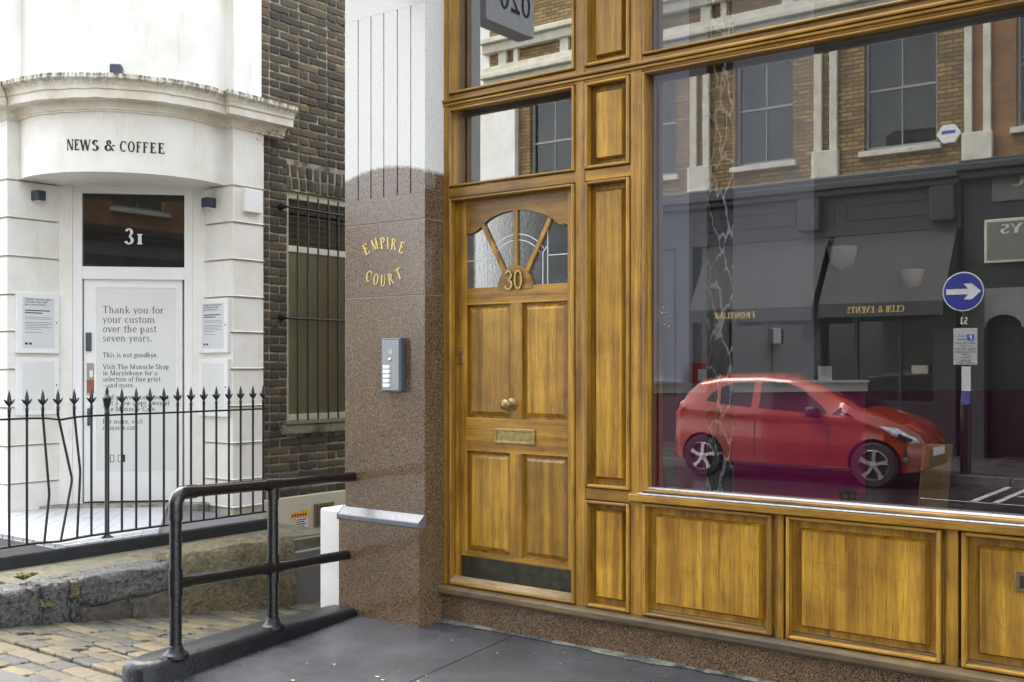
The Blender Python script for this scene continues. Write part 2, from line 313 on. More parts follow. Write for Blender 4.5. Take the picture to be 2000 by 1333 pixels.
# ------------------------------------------------------------------ a small serif alphabet (strokes with thick and thin parts)
def glyph(ch, T, t, sw):
    P = []
    def rect(x0, y0, x1, y1): P.append([(x0, y0), (x1, y0), (x1, y1), (x0, y1)])
    def stem(x, y0, y1, ser='bt', w=None):
        w = w or T; rect(x, y0, x+w, y1)
        if 'b' in ser: rect(x-sw, y0, x+w+sw, y0+t*.8)
        if 't' in ser: rect(x-sw, y1-t*.8, x+w+sw, y1)
        if 'f' in ser: rect(x-sw, y1-t*.8, x+w*.5, y1)
    def bar(x0, x1, y, h=None): rect(x0, y, x1, y+(h or t))
    def diag(x0, y0, x1, y1, w): P.append([(x0, y0), (x0+w, y0), (x1+w, y1), (x1, y1)])
    def bowl(cx, cy, rx, ry, a0, a1, th=None):
        th = th or T; n = max(4, int(abs(a1-a0)/18))
        for i in range(n):
            q = [R(a0+(a1-a0)*k/n) for k in (i, i+1)]
            o = [(cx+rx*math.cos(a), cy+ry*math.sin(a)) for a in q]; s = [(cx+(rx-th)*math.cos(a), cy+(ry-t)*math.sin(a)) for a in q]
            P.append([o[0], o[1], s[1], s[0]])
    def ser(x, y): rect(x-sw, y, x+sw+t, y+t*.8)
    X = .66; adv = .6; c = ch
    if c == ' ': adv = .3
    elif c == 'A': diag(.05, 0, .33, 1, t); diag(.66-T*.3, 0, .33, 1, T); bar(.16, .6, .3); ser(.05, 0); ser(.68, 0); adv = .8
    elif c == 'B': stem(.05, 0, 1); bowl(.25, .75, .3, .25, -90, 90); bowl(.25, .26, .36, .26, -90, 90); adv = .66
    elif c == 'C': bowl(.42, .5, .40, .51, 48, 312); rect(.68, .66, .68+t*.8, .95); adv = .76
    elif c == 'D': stem(.05, 0, 1); bowl(.28, .5, .44, .5, -90, 90); adv = .78
    elif c in 'EF':
        stem(.05, 0, 1); bar(.05, .56, 1-t); rect(.56-t*.7, .78, .56, 1); bar(.1, .42, .5); rect(.42-t*.6, .4, .42, .64)
        if c == 'E': bar(.05, .6, 0); rect(.6-t*.7, 0, .6, .24)
        adv = .66
    elif c == 'H': stem(.05, 0, 1); stem(.6, 0, 1); bar(.1, .65, .48); adv = .86
    elif c == 'I': stem(.08, 0, 1); adv = .36
    elif c == 'K': stem(.05, 0, 1); diag(.15, .42, .58, 1, t); diag(.62, 0, .26, .56, T); ser(.62, 0); adv = .78
    elif c == 'L': stem(.05, 0, 1); bar(.05, .58, 0); rect(.58-t*.7, 0, .58, .26); adv = .62
    elif c == 'M': stem(.06, 0, 1, 'bt', t); stem(.76-T*.3, 0, 1); diag(.42, 0, .06, 1, T*.9); diag(.42, 0, .76, 1, t); adv = 1.0
    elif c == 'N': stem(.06, 0, 1, 'bt', t); stem(.64, 0, 1, 't', t); diag(.64-T*.6, 0, .04, 1, T); adv = .8
    elif c == 'O': bowl(.43, .5, .41, .51, 0, 360); adv = .86
    elif c in 'PR':
        stem(.05, 0, 1); bowl(.24, .74, .33, .26, -90, 90); bar(.1, .26, .48); bar(.1, .26, 1-t)
        if c == 'R': diag(.58, 0, .27, .5, T); ser(.6, 0)
        adv = .62 if c == 'P' else .74
    elif c == 'S': bowl(.28, .75, .25, .26, 20, 268); bowl(.28, .26, .28, .27, 92, -160); adv = .58
    elif c == 'T': stem(.26, 0, 1, 'b'); bar(0, .66, 1-t); rect(0, .78, t*.7, 1); rect(.66-t*.7, .78, .66, 1); adv = .68
    elif c == 'U': stem(.06, .3, 1, 't'); stem(.58, .3, 1, 't', t); bowl(.06+(.52+t)/2, .3, (.52+t)/2, .32, 180, 360, T*.8); adv = .74
    elif c == 'V': diag(.28, 0, 0, 1, T); diag(.32, 0, .6, 1, t); ser(.04, 1-t*.8); ser(.6, 1-t*.8); adv = .68
    elif c == 'W':
        diag(.24, 0, 0, 1, T); diag(.28, 0, .46, 1, t); diag(.66, 0, .42, 1, T); diag(.7, 0, .94, 1, t); ser(.04, 1-t*.8); ser(.94, 1-t*.8); adv = 1.04
    elif c == 'Y': stem(.26, 0, .45, 'b'); diag(.26, .42, 0, 1, T); diag(.34, .42, .6, 1, t); ser(.04, 1-t*.8); ser(.6, 1-t*.8); adv = .66
    elif c == '&': bowl(.36, .76, .2, .24, -40, 250, T*.8); bowl(.32, .28, .30, .29, 70, 345, T); diag(.62, .02, .28, .6, T*.8); bowl(.72, .42, .12, .14, 0, 180, t*1.3); adv = .92
    elif c == 'a': bowl(.2, .18, .2, .2, 60, 300, T*.8); stem(.33, 0, .48, '', T*.85); bowl(.25, .46, .19, .2, 10, 150, T*.7); ser(.4, 0); adv = .52
    elif c in 'bdpq':
        x = .08 if c in 'bp' else .42-T*.2; y0, y1 = (0, 1) if c in 'bd' else (-.3, X)
        stem(x, y0, y1, 'f' if c in 'bd' else ('bf' if c == 'p' else 'b')); bowl(.28, X/2, .25, X/2+.02, 0, 360, T*.8); adv = .6
    elif c == 'c': bowl(.27, X/2, .25, X/2+.02, 45, 315, T*.85); adv = .48
    elif c == 'e': bowl(.27, X/2, .25, X/2+.02, 0, 318, T*.85); bar(.08, .5, X/2-.02); adv = .54
    elif c == 'f': stem(.13, 0, .82, 'b', T*.85); bowl(.33, .8, .2, .22, 50, 180, T*.85); bar(0, .38, X-t); adv = .36
    elif c == 'g': bowl(.25, X*.66, .21, X*.36, 0, 360, T*.75); bowl(.25, -.1, .25, .18, 0, 360, T*.6); rect(.12, .1, .22, .2); bar(.38, .54, X-t); adv = .54
    elif c in 'hnmru':
        if c == 'u': stem(.07, .2, X, 'f', T*.85); bowl(.26, .2, .19, .22, 180, 330, T*.7); stem(.42, 0, X, 'f', T*.85); ser(.5, 0); adv = .62
        else:
            stem(.07, 0, 1 if c == 'h' else X, 'bf', T*.85)
            if c == 'r': bowl(.30, X-.2, .2, .21, 40, 150, t*1.8); adv = .42
            else:
                bowl(.29, X-.24, .2, .26, 0, 150, T*.8); stem(.49-T*.85, 0, X-.22, 'b', T*.85); adv = .62
                if c == 'm': bowl(.66, X-.24, .2, .26, 0, 150, T*.8); stem(.86-T*.85, 0, X-.22, 'b', T*.85); adv = .98
    elif c == 'i': stem(.1, 0, X, 'bf', T*.85); rect(.1, .82, .1+T, .95); adv = .3
    elif c == 'j': stem(.12, -.1, X, 'f', T*.85); bowl(.04, -.1, .16, .2, 270, 360, T*.7); rect(.12, .82, .12+T, .95); adv = .3
    elif c == 'l': stem(.1, 0, 1, 'bf', T*.85); adv = .3
    elif c == 'k': stem(.07, 0, 1, 'bf', T*.85); diag(.14, .28, .42, X, t); diag(.44, 0, .2, .4, T*.8); ser(.48, 0); adv = .58
    elif c == 'o': bowl(.28, X/2, .26, X/2+.02, 0, 360, T*.85); adv = .56
    elif c == 's': bowl(.2, X*.74, .16, X*.27, 20, 268, T*.8); bowl(.2, X*.27, .19, X*.28, 92, -160, T*.8); adv = .42
    elif c == 't': stem(.12, .12, .86, '', T*.85); bowl(.29, .14, .17, .16, 180, 320, T*.7); bar(0, .36, X-t); adv = .38
    elif c == 'v': diag(.22, 0, .02, X, T*.85); diag(.25, 0, .44, X, t); ser(.04, X-t*.8); ser(.44, X-t*.8); adv = .52
    elif c == 'w': diag(.2, 0, .02, X, T*.85); diag(.22, 0, .36, X, t); diag(.5, 0, .33, X, T*.85); diag(.54, 0, .72, X, t); ser(.04, X-t*.8); ser(.72, X-t*.8); adv = .8
    elif c == 'y': diag(.22, 0, .02, X, T*.85); diag(.1, -.3, .44, X, t); ser(.04, X-t*.8); ser(.44, X-t*.8); adv = .5
    elif c == '.': rect(.06, 0, .06+T, .13); adv = .26
    elif c == ',': P.append([(.06, .12), (.06+T, .12), (.08, -.14), (.05, -.12)]); adv = .26
    elif c == '-': bar(.02, .8, .32); adv = .84
    elif c == '0': bowl(.3, .5, .28, .51, 0, 360, T*.85); adv = .62
    elif c == '1': stem(.14, 0, X, 'bt'); adv = .42
    elif c == '2': bowl(.28, .74, .26, .26, 170, -30, T*.85); diag(.02, .04, .42, .62, T*.8); bar(.02, .58, 0, t*1.4); adv = .62
    elif c == '3': bowl(.27, .75, .24, .26, 160, -88, T*.85); bowl(.27, .25, .28, .27, 88, -165, T*.9); adv = .6
    elif c == '5': bowl(.26, .3, .28, .31, 110, -160, T*.85); rect(.08, .5, .08+t, 1); bar(.08, .5, .9, .1); adv = .6
    elif c == '6': bowl(.3, .3, .27, .31, 0, 360, T*.85); bowl(.5, .45, .47, .55, 110, 180, T*.85); adv = .62
    elif c == '7': bar(.02, .58, .88, .12); diag(.14, 0, .46, .9, T); adv = .6
    elif c == '8': bowl(.3, .76, .23, .25, 0, 360, T*.8); bowl(.3, .27, .28, .28, 0, 360, T*.85); adv = .62
    else: rect(.05, 0, .4, .6)
    return P, adv
def text_mesh(s, T=.13, t=.06, sw=.06, track=.06):
    x = 0; out = []
    for ch in s:
        P, a = glyph(ch, T, t, sw); out += [[(q[0]+x, q[1]) for q in p] for p in P]; x += a+track
    return out, x-track
def put_text(b, s, o, ex, ez, n, h, width=None, center=False, lift=.0012, depth=0, **k):
    P, wd = text_mesh(s, **k); kx = (width/wd) if width else h; ex, ez, n = V(ex), V(ez), V(n); o = V(o)
    if center: o = o-ex*(wd*kx/2)
    for i, p in enumerate(P):
        pts = [o+ex*(q[0]*kx)+ez*(q[1]*h)+n*(lift+(i % 7)*.00012) for q in p]
        a = (pts[1]-pts[0]).cross(pts[2]-pts[0])
        if a.dot(n) < 0: pts = pts[::-1]
        if depth: b.prism([q-n*lift for q in pts], n*(lift+depth+(i % 7)*.0002))
        else: b.add(pts, [tuple(range(len(pts)))])
    return b

# ================================================================== GROUND
struct('ground', B().box(-60, 60, -60, 40, -1.4, -1.0), plain('earth', (.12, .11, .09), .9))
ZRD = -.27
road = struct('road', B().quad((-60, -10.95, ZRD), (60, -10.95, ZRD), (60, -7.5, ZRD), (-60, -7.5, ZRD)).quad((-60, -7.5, ZRD), (60, -7.5, ZRD), (60, -2.3, -.15), (-60, -2.3, -.15)), ROAD)
# pavement slabs in front of the shop, with an open joint between them
pave = struct('pavement', B().box(-3.93, 14, -2.2, .3, -.6, -.03), GROUT)
jx0 = onZ(979, 1252, 0); jx1 = onZ(801, 1332, 0)
def slab(pts): 
    return B().prism([(x, y, -.03) for x, y in pts], (0, 0, .03)).build('slab', ASPHALT, pave, bevel=.004)
def jl(y): k = (y-jx0.y)/(jx1.y-jx0.y); return jx0.x+(jx1.x-jx0.x)*k
g = .007
slab([(-3.93, -2.2), (jl(-2.2)-g, -2.2), (jl(-.0)-g, 0.02), (-4.29, .02)])
slab([(jl(-2.2)+g, -2.2), (-.9-g, -2.2), (-.9-g, .02), (jl(0)+g, .02)])
slab([(-.9+g, -2.2), (1.6-g, -2.2), (1.6-g, .02), (-.9+g, .02)])
slab([(1.6+g, -2.2), (14, -2.2), (14, .02), (1.6+g, .02)])
kb = struct('kerb', B().box(-3.9, 14, -2.349, -2.206, -.6, -.05), GROUT)
for i in range(19): bx('kerbstone', -3.9+i*.9+.004, -3.9+(i+1)*.9-.004, -2.35, -2.205, -.2, -.002, ROUGH, kb, bevel=.012)
# pale mortar fillet along the foot of the shop front
b = B(); n = 90; x0, x1 = -3.72, 1.5
for i in range(n):
    xa, xb = x0+(x1-x0)*i/n, x0+(x1-x0)*(i+1)/n
    if i == 0: wa = random.uniform(.03, .07)
    wb = min(.09, max(.004, wa+random.uniform(-.022, .022))); ha = .012
    b.add([(xa, -.018, .018), (xb, -.018, .018), (xb, -.02-wb, .003), (xa, -.02-wa, .003)], [(3, 2, 1, 0)]); wa = wb
tag(b.build('mortar_fillet', plain('sandy_mortar', (.15, .145, .11), .85, 0, .5, 30, .6, 80, dirt=((.03, .034, .036), 9, .44))), kind='stuff')
b = B(); rl = random.Random(3)
for i in range(55):
    x, y = rl.uniform(-3.9, -1.2), rl.uniform(-1.7, -.12); r = rl.choice([.003, .004, .005, .007, .012]); a0 = rl.uniform(0, 6)
    b.add([(x+r*rl.uniform(.6, 1.3)*math.cos(a0+k*1.05), y+r*rl.uniform(.4, .9)*math.sin(a0+k*1.05), .0035+.001*rl.random()) for k in range(6)], [tuple(range(6))])
tag(b.build('litter', plain('bleached_leaf_scraps', (.42, .38, .28), .8, 0, .3, 300)), kind='stuff')

# mews: setts on a bed that falls away from the street
MX0, MX1 = -5.93, -4.13
def mz(y): return -.105 if y < -1.4 else max(-.105-.122*(y+1.4), -.62)
b = B(); ys = [-2.35, -1.4]+[-1.4+.25*i for i in range(1, 30)]
for ya, yb in zip(ys, ys[1:]): b.quad((-8, ya, mz(ya)-.045), (-3.9, ya, mz(ya)-.045), (-3.9, yb, mz(yb)-.045), (-8, yb, mz(yb)-.045))
mews = struct('mews_paving', b, plain('wet_joint_grit', (.045, .04, .03), .5, 0, .5, 60, .8, 120))
SM = [rough_mesh('sett', 1, 1, 1, .030, 4, .09) for _ in range(4)]
for m_ in SM: m_.materials.append(SETT)
row = 0; y = -2.3; far = B(); cnt = 0; rs = random.Random(5)
while y < 3.4:
    h = rs.uniform(.098, .122); yc = y+h/2; x = (MX0 if yc < .62 else -7.3)-rs.uniform(0, .2)
    while x < MX1+.05:
        l = rs.uniform(.15, .25); xc = x+l/2; z = mz(yc)-.045+rs.uniform(-.006, .006)
        skew = .02*math.sin(row*1.7)
        if yc < 1.5 and cnt < 298 and x > MX0-.3:
            o = bpy.data.objects.new('sett', SM[rs.randrange(4)]); col.objects.link(o); o.parent = mews; cnt += 1
            o.location = (xc, yc+skew*(xc-MX0), z+.01); o.scale = (l-.008, h-.007, .07); o.rotation_euler = (rs.uniform(-.03, .03)-math.atan(.122)*(yc > -1.4), rs.uniform(-.03, .03), rs.uniform(-.04, .04))
        else: far.box(xc-l/2+.008, xc+l/2-.008, yc-h/2+.007, yc+h/2-.007, z-.03, z+.05)
        x += l
    y += h; row += 1
tag(far.build('sett_field', SETT, mews, bevel=.008), kind='stuff')
# worn asphalt patch in the street corner of the mews
b = B(); c0 = onZ(0, 1345, -.055); pts = [(c0.x+.34*math.cos(a)*(1+.15*math.sin(3*a)), c0.y+.16*math.sin(a)*(1+.2*math.cos(2*a)), -.062) for a in [k*2*math.pi/28 for k in range(28)]]
b.prism(pts, (0, 0, .018)); struct('asphalt_patch', b, wet_ground('old_asphalt', (.045, .045, .042), .4, .8, .8), bevel=.012)

# ================================================================== SHOP FRONT OF NUMBER 30
xA, xB, xC, xD, xE, xF = fx(858), fx(877), fx(1123.5), fx(1142), fx(1231), fx(1254)
XE = 1.6; ZT = 3.75
zR1t, zR1b = fz(1250, 112), fz(1250, 141); zR2t, zR2b = fz(1123, 336), fz(1123, 357)
zR3t, zR3b = fz(1240, 962), fz(1240, 979); zPt, zPb = fz(1144, 953), fz(1144, 975)
zS = fz(848, 1142, -.05); zSb = fz(848, 1158, -.05)
SF = empty('shopfront', ((xA+XE)/2, 0, 0), 'golden varnished timber shopfront with panelled door and large plate windows', 'shopfront')
D = .11
def post(x0, x1, z0, z1, y=0): return bx('post', x0, x1, y, D, z0, z1, WV, SF, .003)
def rail(x0, x1, z0, z1, y=.003, name='rail', m=None): return bx(name, x0, x1, y, D-.004, z0, z1, m or WH, SF, .003)
post(xA, xB, zS, ZT); post(xC, xD, zS, ZT); post(xE, xF, zS, ZT); post(XE-.1, XE, zS, ZT)
for a, c in ((xB, xC), (xD, xE), (xF, XE-.1)):
    rail(a, c, zR1b, zR1t)
for a, c in ((xB, xC), (xD, xE)): rail(a, c, zR2b, zR2t)
rail(xD, xE, zPb, zPt)
bx('transom_bead', xA, XE, -.016, .0025, (zR1b+zR1t)/2-.004, (zR1b+zR1t)/2+.012, WH, SF, .005)
bx('transom_bead', xA, XE, -.009, .0025, (zR1b+zR1t)/2-.022, (zR1b+zR1t)/2-.009, WH, SF, .004)
# window board under the big pane, with its wet pale nosing
bx('window_board', xE+.002, XE, -.028, D-.005, zR3b, zR3t-.004, WH, SF, .006)
bx('nosing', xF-.012, XE, -.03, .052, zR3t-.004, zR3t+.001, plain('wet_worn_white_nosing', (.50, .50, .50), .25, 0, .3, 40), SF, .002)
bx('glazing_sill', xF+.001, XE, .035, .075, zR3t+.001, zR3t+.022, plain('worn_white_glazing_sill', (.55, .55, .55), .25, 0, .25, 40), SF, .006)
mx = [(fx(1508), fx(1534)), (fx(1840), fx(1876)), (-.55, -.47), (.35, .43)]
for a, c in mx: post(a+.01, c-.01, zS, zR3b, .004)
bx('bottom_rail', xF, XE, .02, D-.01, zS, zS+.03, WD, SF, .004)
bx('sill', xA-.005, XE+.05, -.055, D+.05, zSb, zS, WD, SF, .012)
bx('granite_base', xA-.003, XE+.04, -.02, D+.04, -.05, zSb-.001, granite('red_granite_base'), SF, .002)
mould = {}
def bead(x0, x1, z0, z1, w=.015, y0=-.011, y1=.03, m=None, parent=None, name='moulding'):
    x0, x1, z0, z1 = x0+.0045, x1-.0045, z0+.0045, z1-.0045
    for (a, c, e, f, mm) in ((x0, x0+w, z0, z1, WV), (x1-w, x1, z0, z1, WV), (x0+w, x1-w, z1-w, z1, WH), (x0+w, x1-w, z0, z0+w, WH)):
        bx(name, a, c, y0, y1, e, f, m or mm, parent or SF, .0055, seg=3)
def panel(x0, x1, z0, z1, m=.045, yb=.042, yf=.014):
    bx('panel_board', x0+.0005, x1-.0005, yb, D-.02, z0+.0005, z1-.0005, WV, SF)
    fielded(B(), x0, x1, z0, z1, yb, yf, m, .012).build('panel', WP, SF)
    bead(x0, x1, z0, z1)
panel(xD, xE, zR1t, ZT); panel(xD, xE, zR2t, zR1b); panel(xD, xE, zPt, zR2b); panel(xD, xE, zS, zPb)
st = [xF]+[q for a, c in mx for q in (a, c)]+[XE-.1]
for i in range(0, len(st)-1, 2): panel(st[i]+.0, st[i+1]-.0, zS+.001, zR3b-.001, .055)
b = B(); rk = random.Random(21)
for pa, pb_ in (((1583, 1098), (1655, 1106)), ((1676, 1146), (1677, 1215)), ((1592, 1144), (1597, 1149)), ((1600, 1152), (1606, 1155)), ((1668, 1148), (1688, 1150)), ((1621, 1176), (1626, 1178)), ((1943, 1201), (1952, 1218)), ((1952, 1218), (1961, 1234)), ((1371, 1020), (1373, 1190)), ((1192, 1098), (1203, 1112)), ((1203, 1112), (1205, 1150)), ((1906, 1090), (1912, 1098))):
    a, c = onY(*pa, .0138), onY(*pb_, .0138); q = (c-a).cross(V((0, 1, 0))).normalized()*rk.uniform(.0006, .0016)
    b.add([a-q*.4, c-q*.2, c+q, a+q], [(0, 1, 2, 3)])
tag(b.build('scratches', plain('dark_scratch', (.06, .035, .012), .7, 0, .3, 60), SF), kind='stuff')
bx('letter_slot', fx(1981), fx(2012), .006, .02, fz(1990, 1157), fz(1990, 1116), BRASS, SF, .002)
bx('letter_slot_flap', fx(1991), fx(2006), .003, .006, fz(1990, 1149), fz(1990, 1125), BRONZE, SF)
def pane(name, x0, x1, z0, z1, m=None):
    bead(x0, x1, z0, z1, .012)
    bx('reveal', x0+.0005, x0+.006, .031, .1, z0+.001, z1-.001, WV, SF); bx('reveal', x1-.006, x1-.0005, .031, .1, z0+.001, z1-.001, WV, SF)
    B().quad((x0, GY, z0), (x1, GY, z0), (x1, GY, z1), (x0, GY, z1)).build(name, m or GLASS, SF)
pane('window_pane', xB, xC, zR1t, ZT, MIRRORGLASS); pane('window_pane', xB, xC, zR2t, zR1b, MIRRORGLASS)
pane('window_pane', xF, XE-.1, zR1t, ZT); pane('window_pane', xF, XE-.1, zR3t+.002, zR1b)
bead(xB, xC, zS, zR2b, .014)
# ---- the door
YD = .042
dx0, dx1 = fx(886, YD), fx(1128, YD); dz0, dz1 = zS+.012, zR2b-.004
def dxx(px): return onY(px, 700, YD).x
def dzz(px, py): return onY(px, py, YD).z
L0, L1, M0, M1, R0 = dxx(910), dxx(995), dxx(995), dxx(1019), dxx(1108.5)
zg0 = dzz(911, 564); zu1, zu0 = dzz(910, 596.6), dzz(910.6, 815.5); zl1, zl0 = dzz(912, 880.7), dzz(912, 1076)
door = bx('door', dx0+.001, dx1-.001, YD+.022, YD+.05, dz0, dz1-.001, WV, SF)
door['label'] = 'varnished panelled door with leaded fan window and number 30'
def dpart(name, x0, x1, z0, z1, m, y=YD): return bx(name, x0, x1, y, YD+.0215, z0, z1, m, door, .002)
dpart('stile', dx0, L0, dz0, dz1, WV); dpart('stile', R0, dx1, dz0, dz1, WV)
dpart('rail', L0, R0, zu1, zg0, WH, YD+.001); dpart('rail', L0, R0, zl1, zu0, WH, YD+.001); dpart('rail', L0, R0, dz0, zl0, WH, YD+.001)
dpart('muntin', M0, M1, zu0, zu1, WV, YD+.0015); dpart('muntin', M0, M1, zl0, zl1, WV, YD+.0015)
for a, c, e, f in ((L0, M0, zu0, zu1), (M1, R0, zu0, zu1), (L0, M0, zl0, zl1), (M1, R0, zl0, zl1)):
    fielded(B(), a, c, e, f, YD+.0213, YD+.006, .012, .022).build('panel', WP, door)
# fan light: scalloped head, glass, leads, spokes and half-round boss
xc = dxx(1006); zt = dzz(911.6, 457); zap = dzz(1006, 410); zcu = dzz(941, 441); xl = dxx(941); xr = 2*xc-xl
arch = []
for k in range(13):
    u = k/12; x = xl+(xr-xl)*u; arch.append((x, zcu+(zap-zcu)*(1-(2*u-1)**2)**.75))
lsc = [(L0+(xl-L0)*k/6, zt+(zcu-zt)*(1-math.cos(k/6*math.pi/2))*1.0-.006*math.sin(k/6*math.pi)) for k in range(7)]
rsc = [(2*xc-x, z) for x, z in lsc][::-1]; rsc = [(R0, zt)]+[q for q in rsc if q[0] < R0]; 
rsc = [(x, z) for x, z in [(2*xc-x, z) for x, z in lsc] if x < R0-.002]+[(R0, zt)]
low = lsc+arch[1:-1]+rsc
pts = [(L0, dz1), ]+[(x, z) for x, z in low]+[(R0, dz1)]
B().prism([(x, YD+.001, z) for x, z in pts], (0, .02, 0)).build('door_head', WH, door, bevel=.002)
gl = bx('fan_glass', L0+.0005, R0-.0005, YD+.014, YD+.0205, zg0+.0005, zap+.004, REEDED, door)
rb = .105; bz = zg0-.012
def spoke(x0, z0, x1, z1, w=.019, nm='fan_bar', y=YD+.0015, m=WV, y1=None):
    d = V((x1-x0, 0, z1-z0)); q = V((-d.z, 0, d.x)).normalized()*w/2; a = V((x0, y, z0)); c = V((x1, y, z1))
    return B().prism([a-q, c-q, c+q, a+q], (0, (y1 or YD+.0135)-y, 0)).build(nm, m, door, bevel=.002 if w > .01 else 0)
spoke(xc, bz+rb*.9, xc, zap+.01); spoke(xc-rb*.62, bz+rb*.7, xl+.003, zcu+.004); spoke(xc+rb*.62, bz+rb*.7, xr-.003, zcu+.004)
for sgn in (-1, 1):
    spoke(xc+sgn*.195, zg0, xc+sgn*.195, zt+.03, .0045, 'lead_strip', YD+.0125, LEAD)
    spoke(xc+sgn*.165, zg0, xc+sgn*.165, zg0+.16, .0045, 'lead_strip', YD+.0125, LEAD)
    spoke(xc+sgn*.165, zg0+.16, xc+sgn*.19, zg0+.19, .0045, 'lead_strip', YD+.0125, LEAD)
    spoke(xc+sgn*.2, zg0+.145, (R0 if sgn > 0 else L0), zg0+.145, .0045, 'lead_strip', YD+.0125, LEAD)
    for rr in (.205, .235):
        for k in range(6):
            a0, a1 = [math.pi/2-sgn*R(50)*j/6 for j in (k, k+1)]
            spoke(xc+rr*math.cos(a0)*.95, zg0+.03+rr*math.sin(a0), xc+rr*math.cos(a1)*.95, zg0+.03+rr*math.sin(a1), .0045, 'lead_strip', YD+.0125, LEAD)
hs = [(xc+rb*math.cos(R(180*k/20)), YD-.004, bz+rb*1.08*math.sin(R(180*k/20))) for k in range(21)]
B().prism(hs, (0, .017, 0)).build('number_boss', WH, door, bevel=.004)
b = B(); put_text(b, '30', (xc, YD-.0045, dzz(1003, 566)), (1, 0, 0), (0, 0, 1), (0, -1, 0), .098, .118, True, .001, .008, T=.13, t=.10, sw=.0, track=.02); b.build('house_number', BRASS, door)
kp = dpart('kick_plate', dxx(901.5), dxx(1117), dzz(901, 1131), dzz(901, 1084), BRONZE, YD-.003)
B().prism([(xB+.016, YD-.045, dz0-.004), (xB+.016, YD+.0, dz0-.004), (xB+.016, YD, dz0+.034), (xB+.016, YD-.012, dz0+.034), (xB+.016, YD-.045, dz0+.012)], (xC-xB-.034, 0, 0)).build('weather_bar', WPALE, door, bevel=.006)
lb = [dxx(967), dxx(1046), dzz(1005, 868), dzz(1005, 838)]
b = B(); w_ = .014
for a, c, e, f in ((lb[0], lb[1], lb[2], lb[2]+w_), (lb[0], lb[1], lb[3]-w_, lb[3]), (lb[0], lb[0]+w_, lb[2]+w_, lb[3]-w_), (lb[1]-w_, lb[1], lb[2]+w_, lb[3]-w_)): b.box(a, c, YD-.008, YD+.001, e, f)
lf = b.build('letterbox', BRASS, door, bevel=.002)
bx('letterbox_flap', lb[0]+w_, lb[1]-w_, YD-.003, YD+.001, lb[2]+w_, lb[3]-w_, BRASS, door, .001)
kn = V((dxx(1000), YD, dzz(1000, 790)))
B().lathe(kn, (0, -1, 0), [(.033, 0), (.033, .006), (.016, .012), (.013, .03), (.026, .038), (.033, .052), (.029, .064), (.012, .074), (0, .075)], 8).build('door_knob', BRASS, door, bevel=.001)
lk = V((dxx(901), YD, dzz(901, 692)))
bx('lock_plate', lk.x-.014, lk.x+.014, YD-.006, YD+.001, lk.z-.045, lk.z+.035, BRASS, door, .003)
B().lathe(lk+V((0, -.005, .012)), (0, -1, 0), [(.015, 0), (.014, .012), (.006, .013), (0, .0131)], 16).build('lock_cylinder', BRASS, door)
bx('lock_pull', lk.x-.014, lk.x+.014, YD-.018, YD-.005, lk.z-.05, lk.z-.043, BRASS, door, .001)

# ---- the building above and beside the shop front (out of frame above, cut low to let sky light in)
BW = empty('corner_building', (1.5, 2, 0), 'brick building behind the timber shopfront at the corner, cut low to let sky light in', 'building')
bx('parapet', -4.2, 9, .1, .4, ZT+.55, 5.0, BRICKWALL, BW)
bx('fascia', -3.7, 9, -.06, .39, ZT+.001, ZT+.549, DARK, BW, .01)
bx('wing_wall', XE+.06, 9, .02, .35, 0, ZT, granite('red_granite_wing'), BW)
bx('mews_wall', -4.2, -3.95, .411, 9, -.7, 5.0, BRICKWALL, BW)
RLX0, RLX1, RLY0, RLY1 = -2.7, .6, .415, 2.5           # roof opening added out of view to light the shop room
for q in ((-3.94, RLX0, .411, 8), (RLX0+.001, RLX1-.001, RLY1, 8), (RLX1, 9, .411, 8)): bx('roof', *q, 4.0, 4.12, WHITE, BW)
B().quad((RLX0, RLY0, 4.1), (RLX1, RLY0, 4.1), (RLX1, RLY1, 4.1), (RLX0, RLY1, 4.1)).build('added_rooflight', glass('added_rooflight_glass', (.95, .96, .96), 1.3), BW)  # invented glazing, unseen, brings sky light onto the shop wall
bx('hall_ceiling', -3.9, xF-.05, .45, 3.8, 3.8, 3.9, WHITE, BW)
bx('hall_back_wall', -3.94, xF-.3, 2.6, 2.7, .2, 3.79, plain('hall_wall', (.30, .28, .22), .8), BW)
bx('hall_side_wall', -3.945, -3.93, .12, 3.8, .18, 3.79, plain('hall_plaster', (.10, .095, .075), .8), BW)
bx('hall_floor', -3.94, xF-.05, .14, 3.8, .05, .18, DARK, BW)

# ================================================================== GRANITE PILLAR
YP = -.15; pxl, pxr = fx(674, YP), fx(830, YP); YQ = -.195
PIL = empty('granite_pillar', ((pxl+pxr)/2, -.05, 0), 'red brown granite pillar with white painted fluted top and gold lettering', 'pillar')
zc = fz(674, 993, YP); zc2 = fz(664, 1004, YQ)
z1, z2 = fz(674, 444, YP), fz(674, 584, YP); zgt = fz(699, 40, YP); zgb = fz(699, 392, YP)
zp = fz(750, 322, YP)
CAPM = plain('wet_grey_cap', (.10, .105, .118), .36, 0, .3, 40)
GP = granite('painted_granite', (0.0, zp)); GR = granite('red_granite')
for a, c in ((zc2-.02, z2-.0015), (z2+.0015, z1-.0015), (z1+.0015, zgb)): bx('granite_slab', pxl, pxr, YP, .10, a, c, GP, PIL, .002)
bx('joint_mortar', pxl+.003, pxr-.003, YP+.002, .09, zc2, zgb-.01, plain('pale_joint', (.30, .26, .22), .8), PIL)
cx = [pxl]+[fx(p, YP) for p in (699.5, 724.5, 749.5, 776, 802)]+[pxr]
b = B()
for i in range(6): b.box(cx[i]+(.0042 if i else 0), cx[i+1]-(.0042 if i < 5 else 0), YP, YP+.03, zgb, zgt)
b.box(pxl, pxr, YP+.03, .10, zgb, zgt); b.build('fluted_slab', GP, PIL)
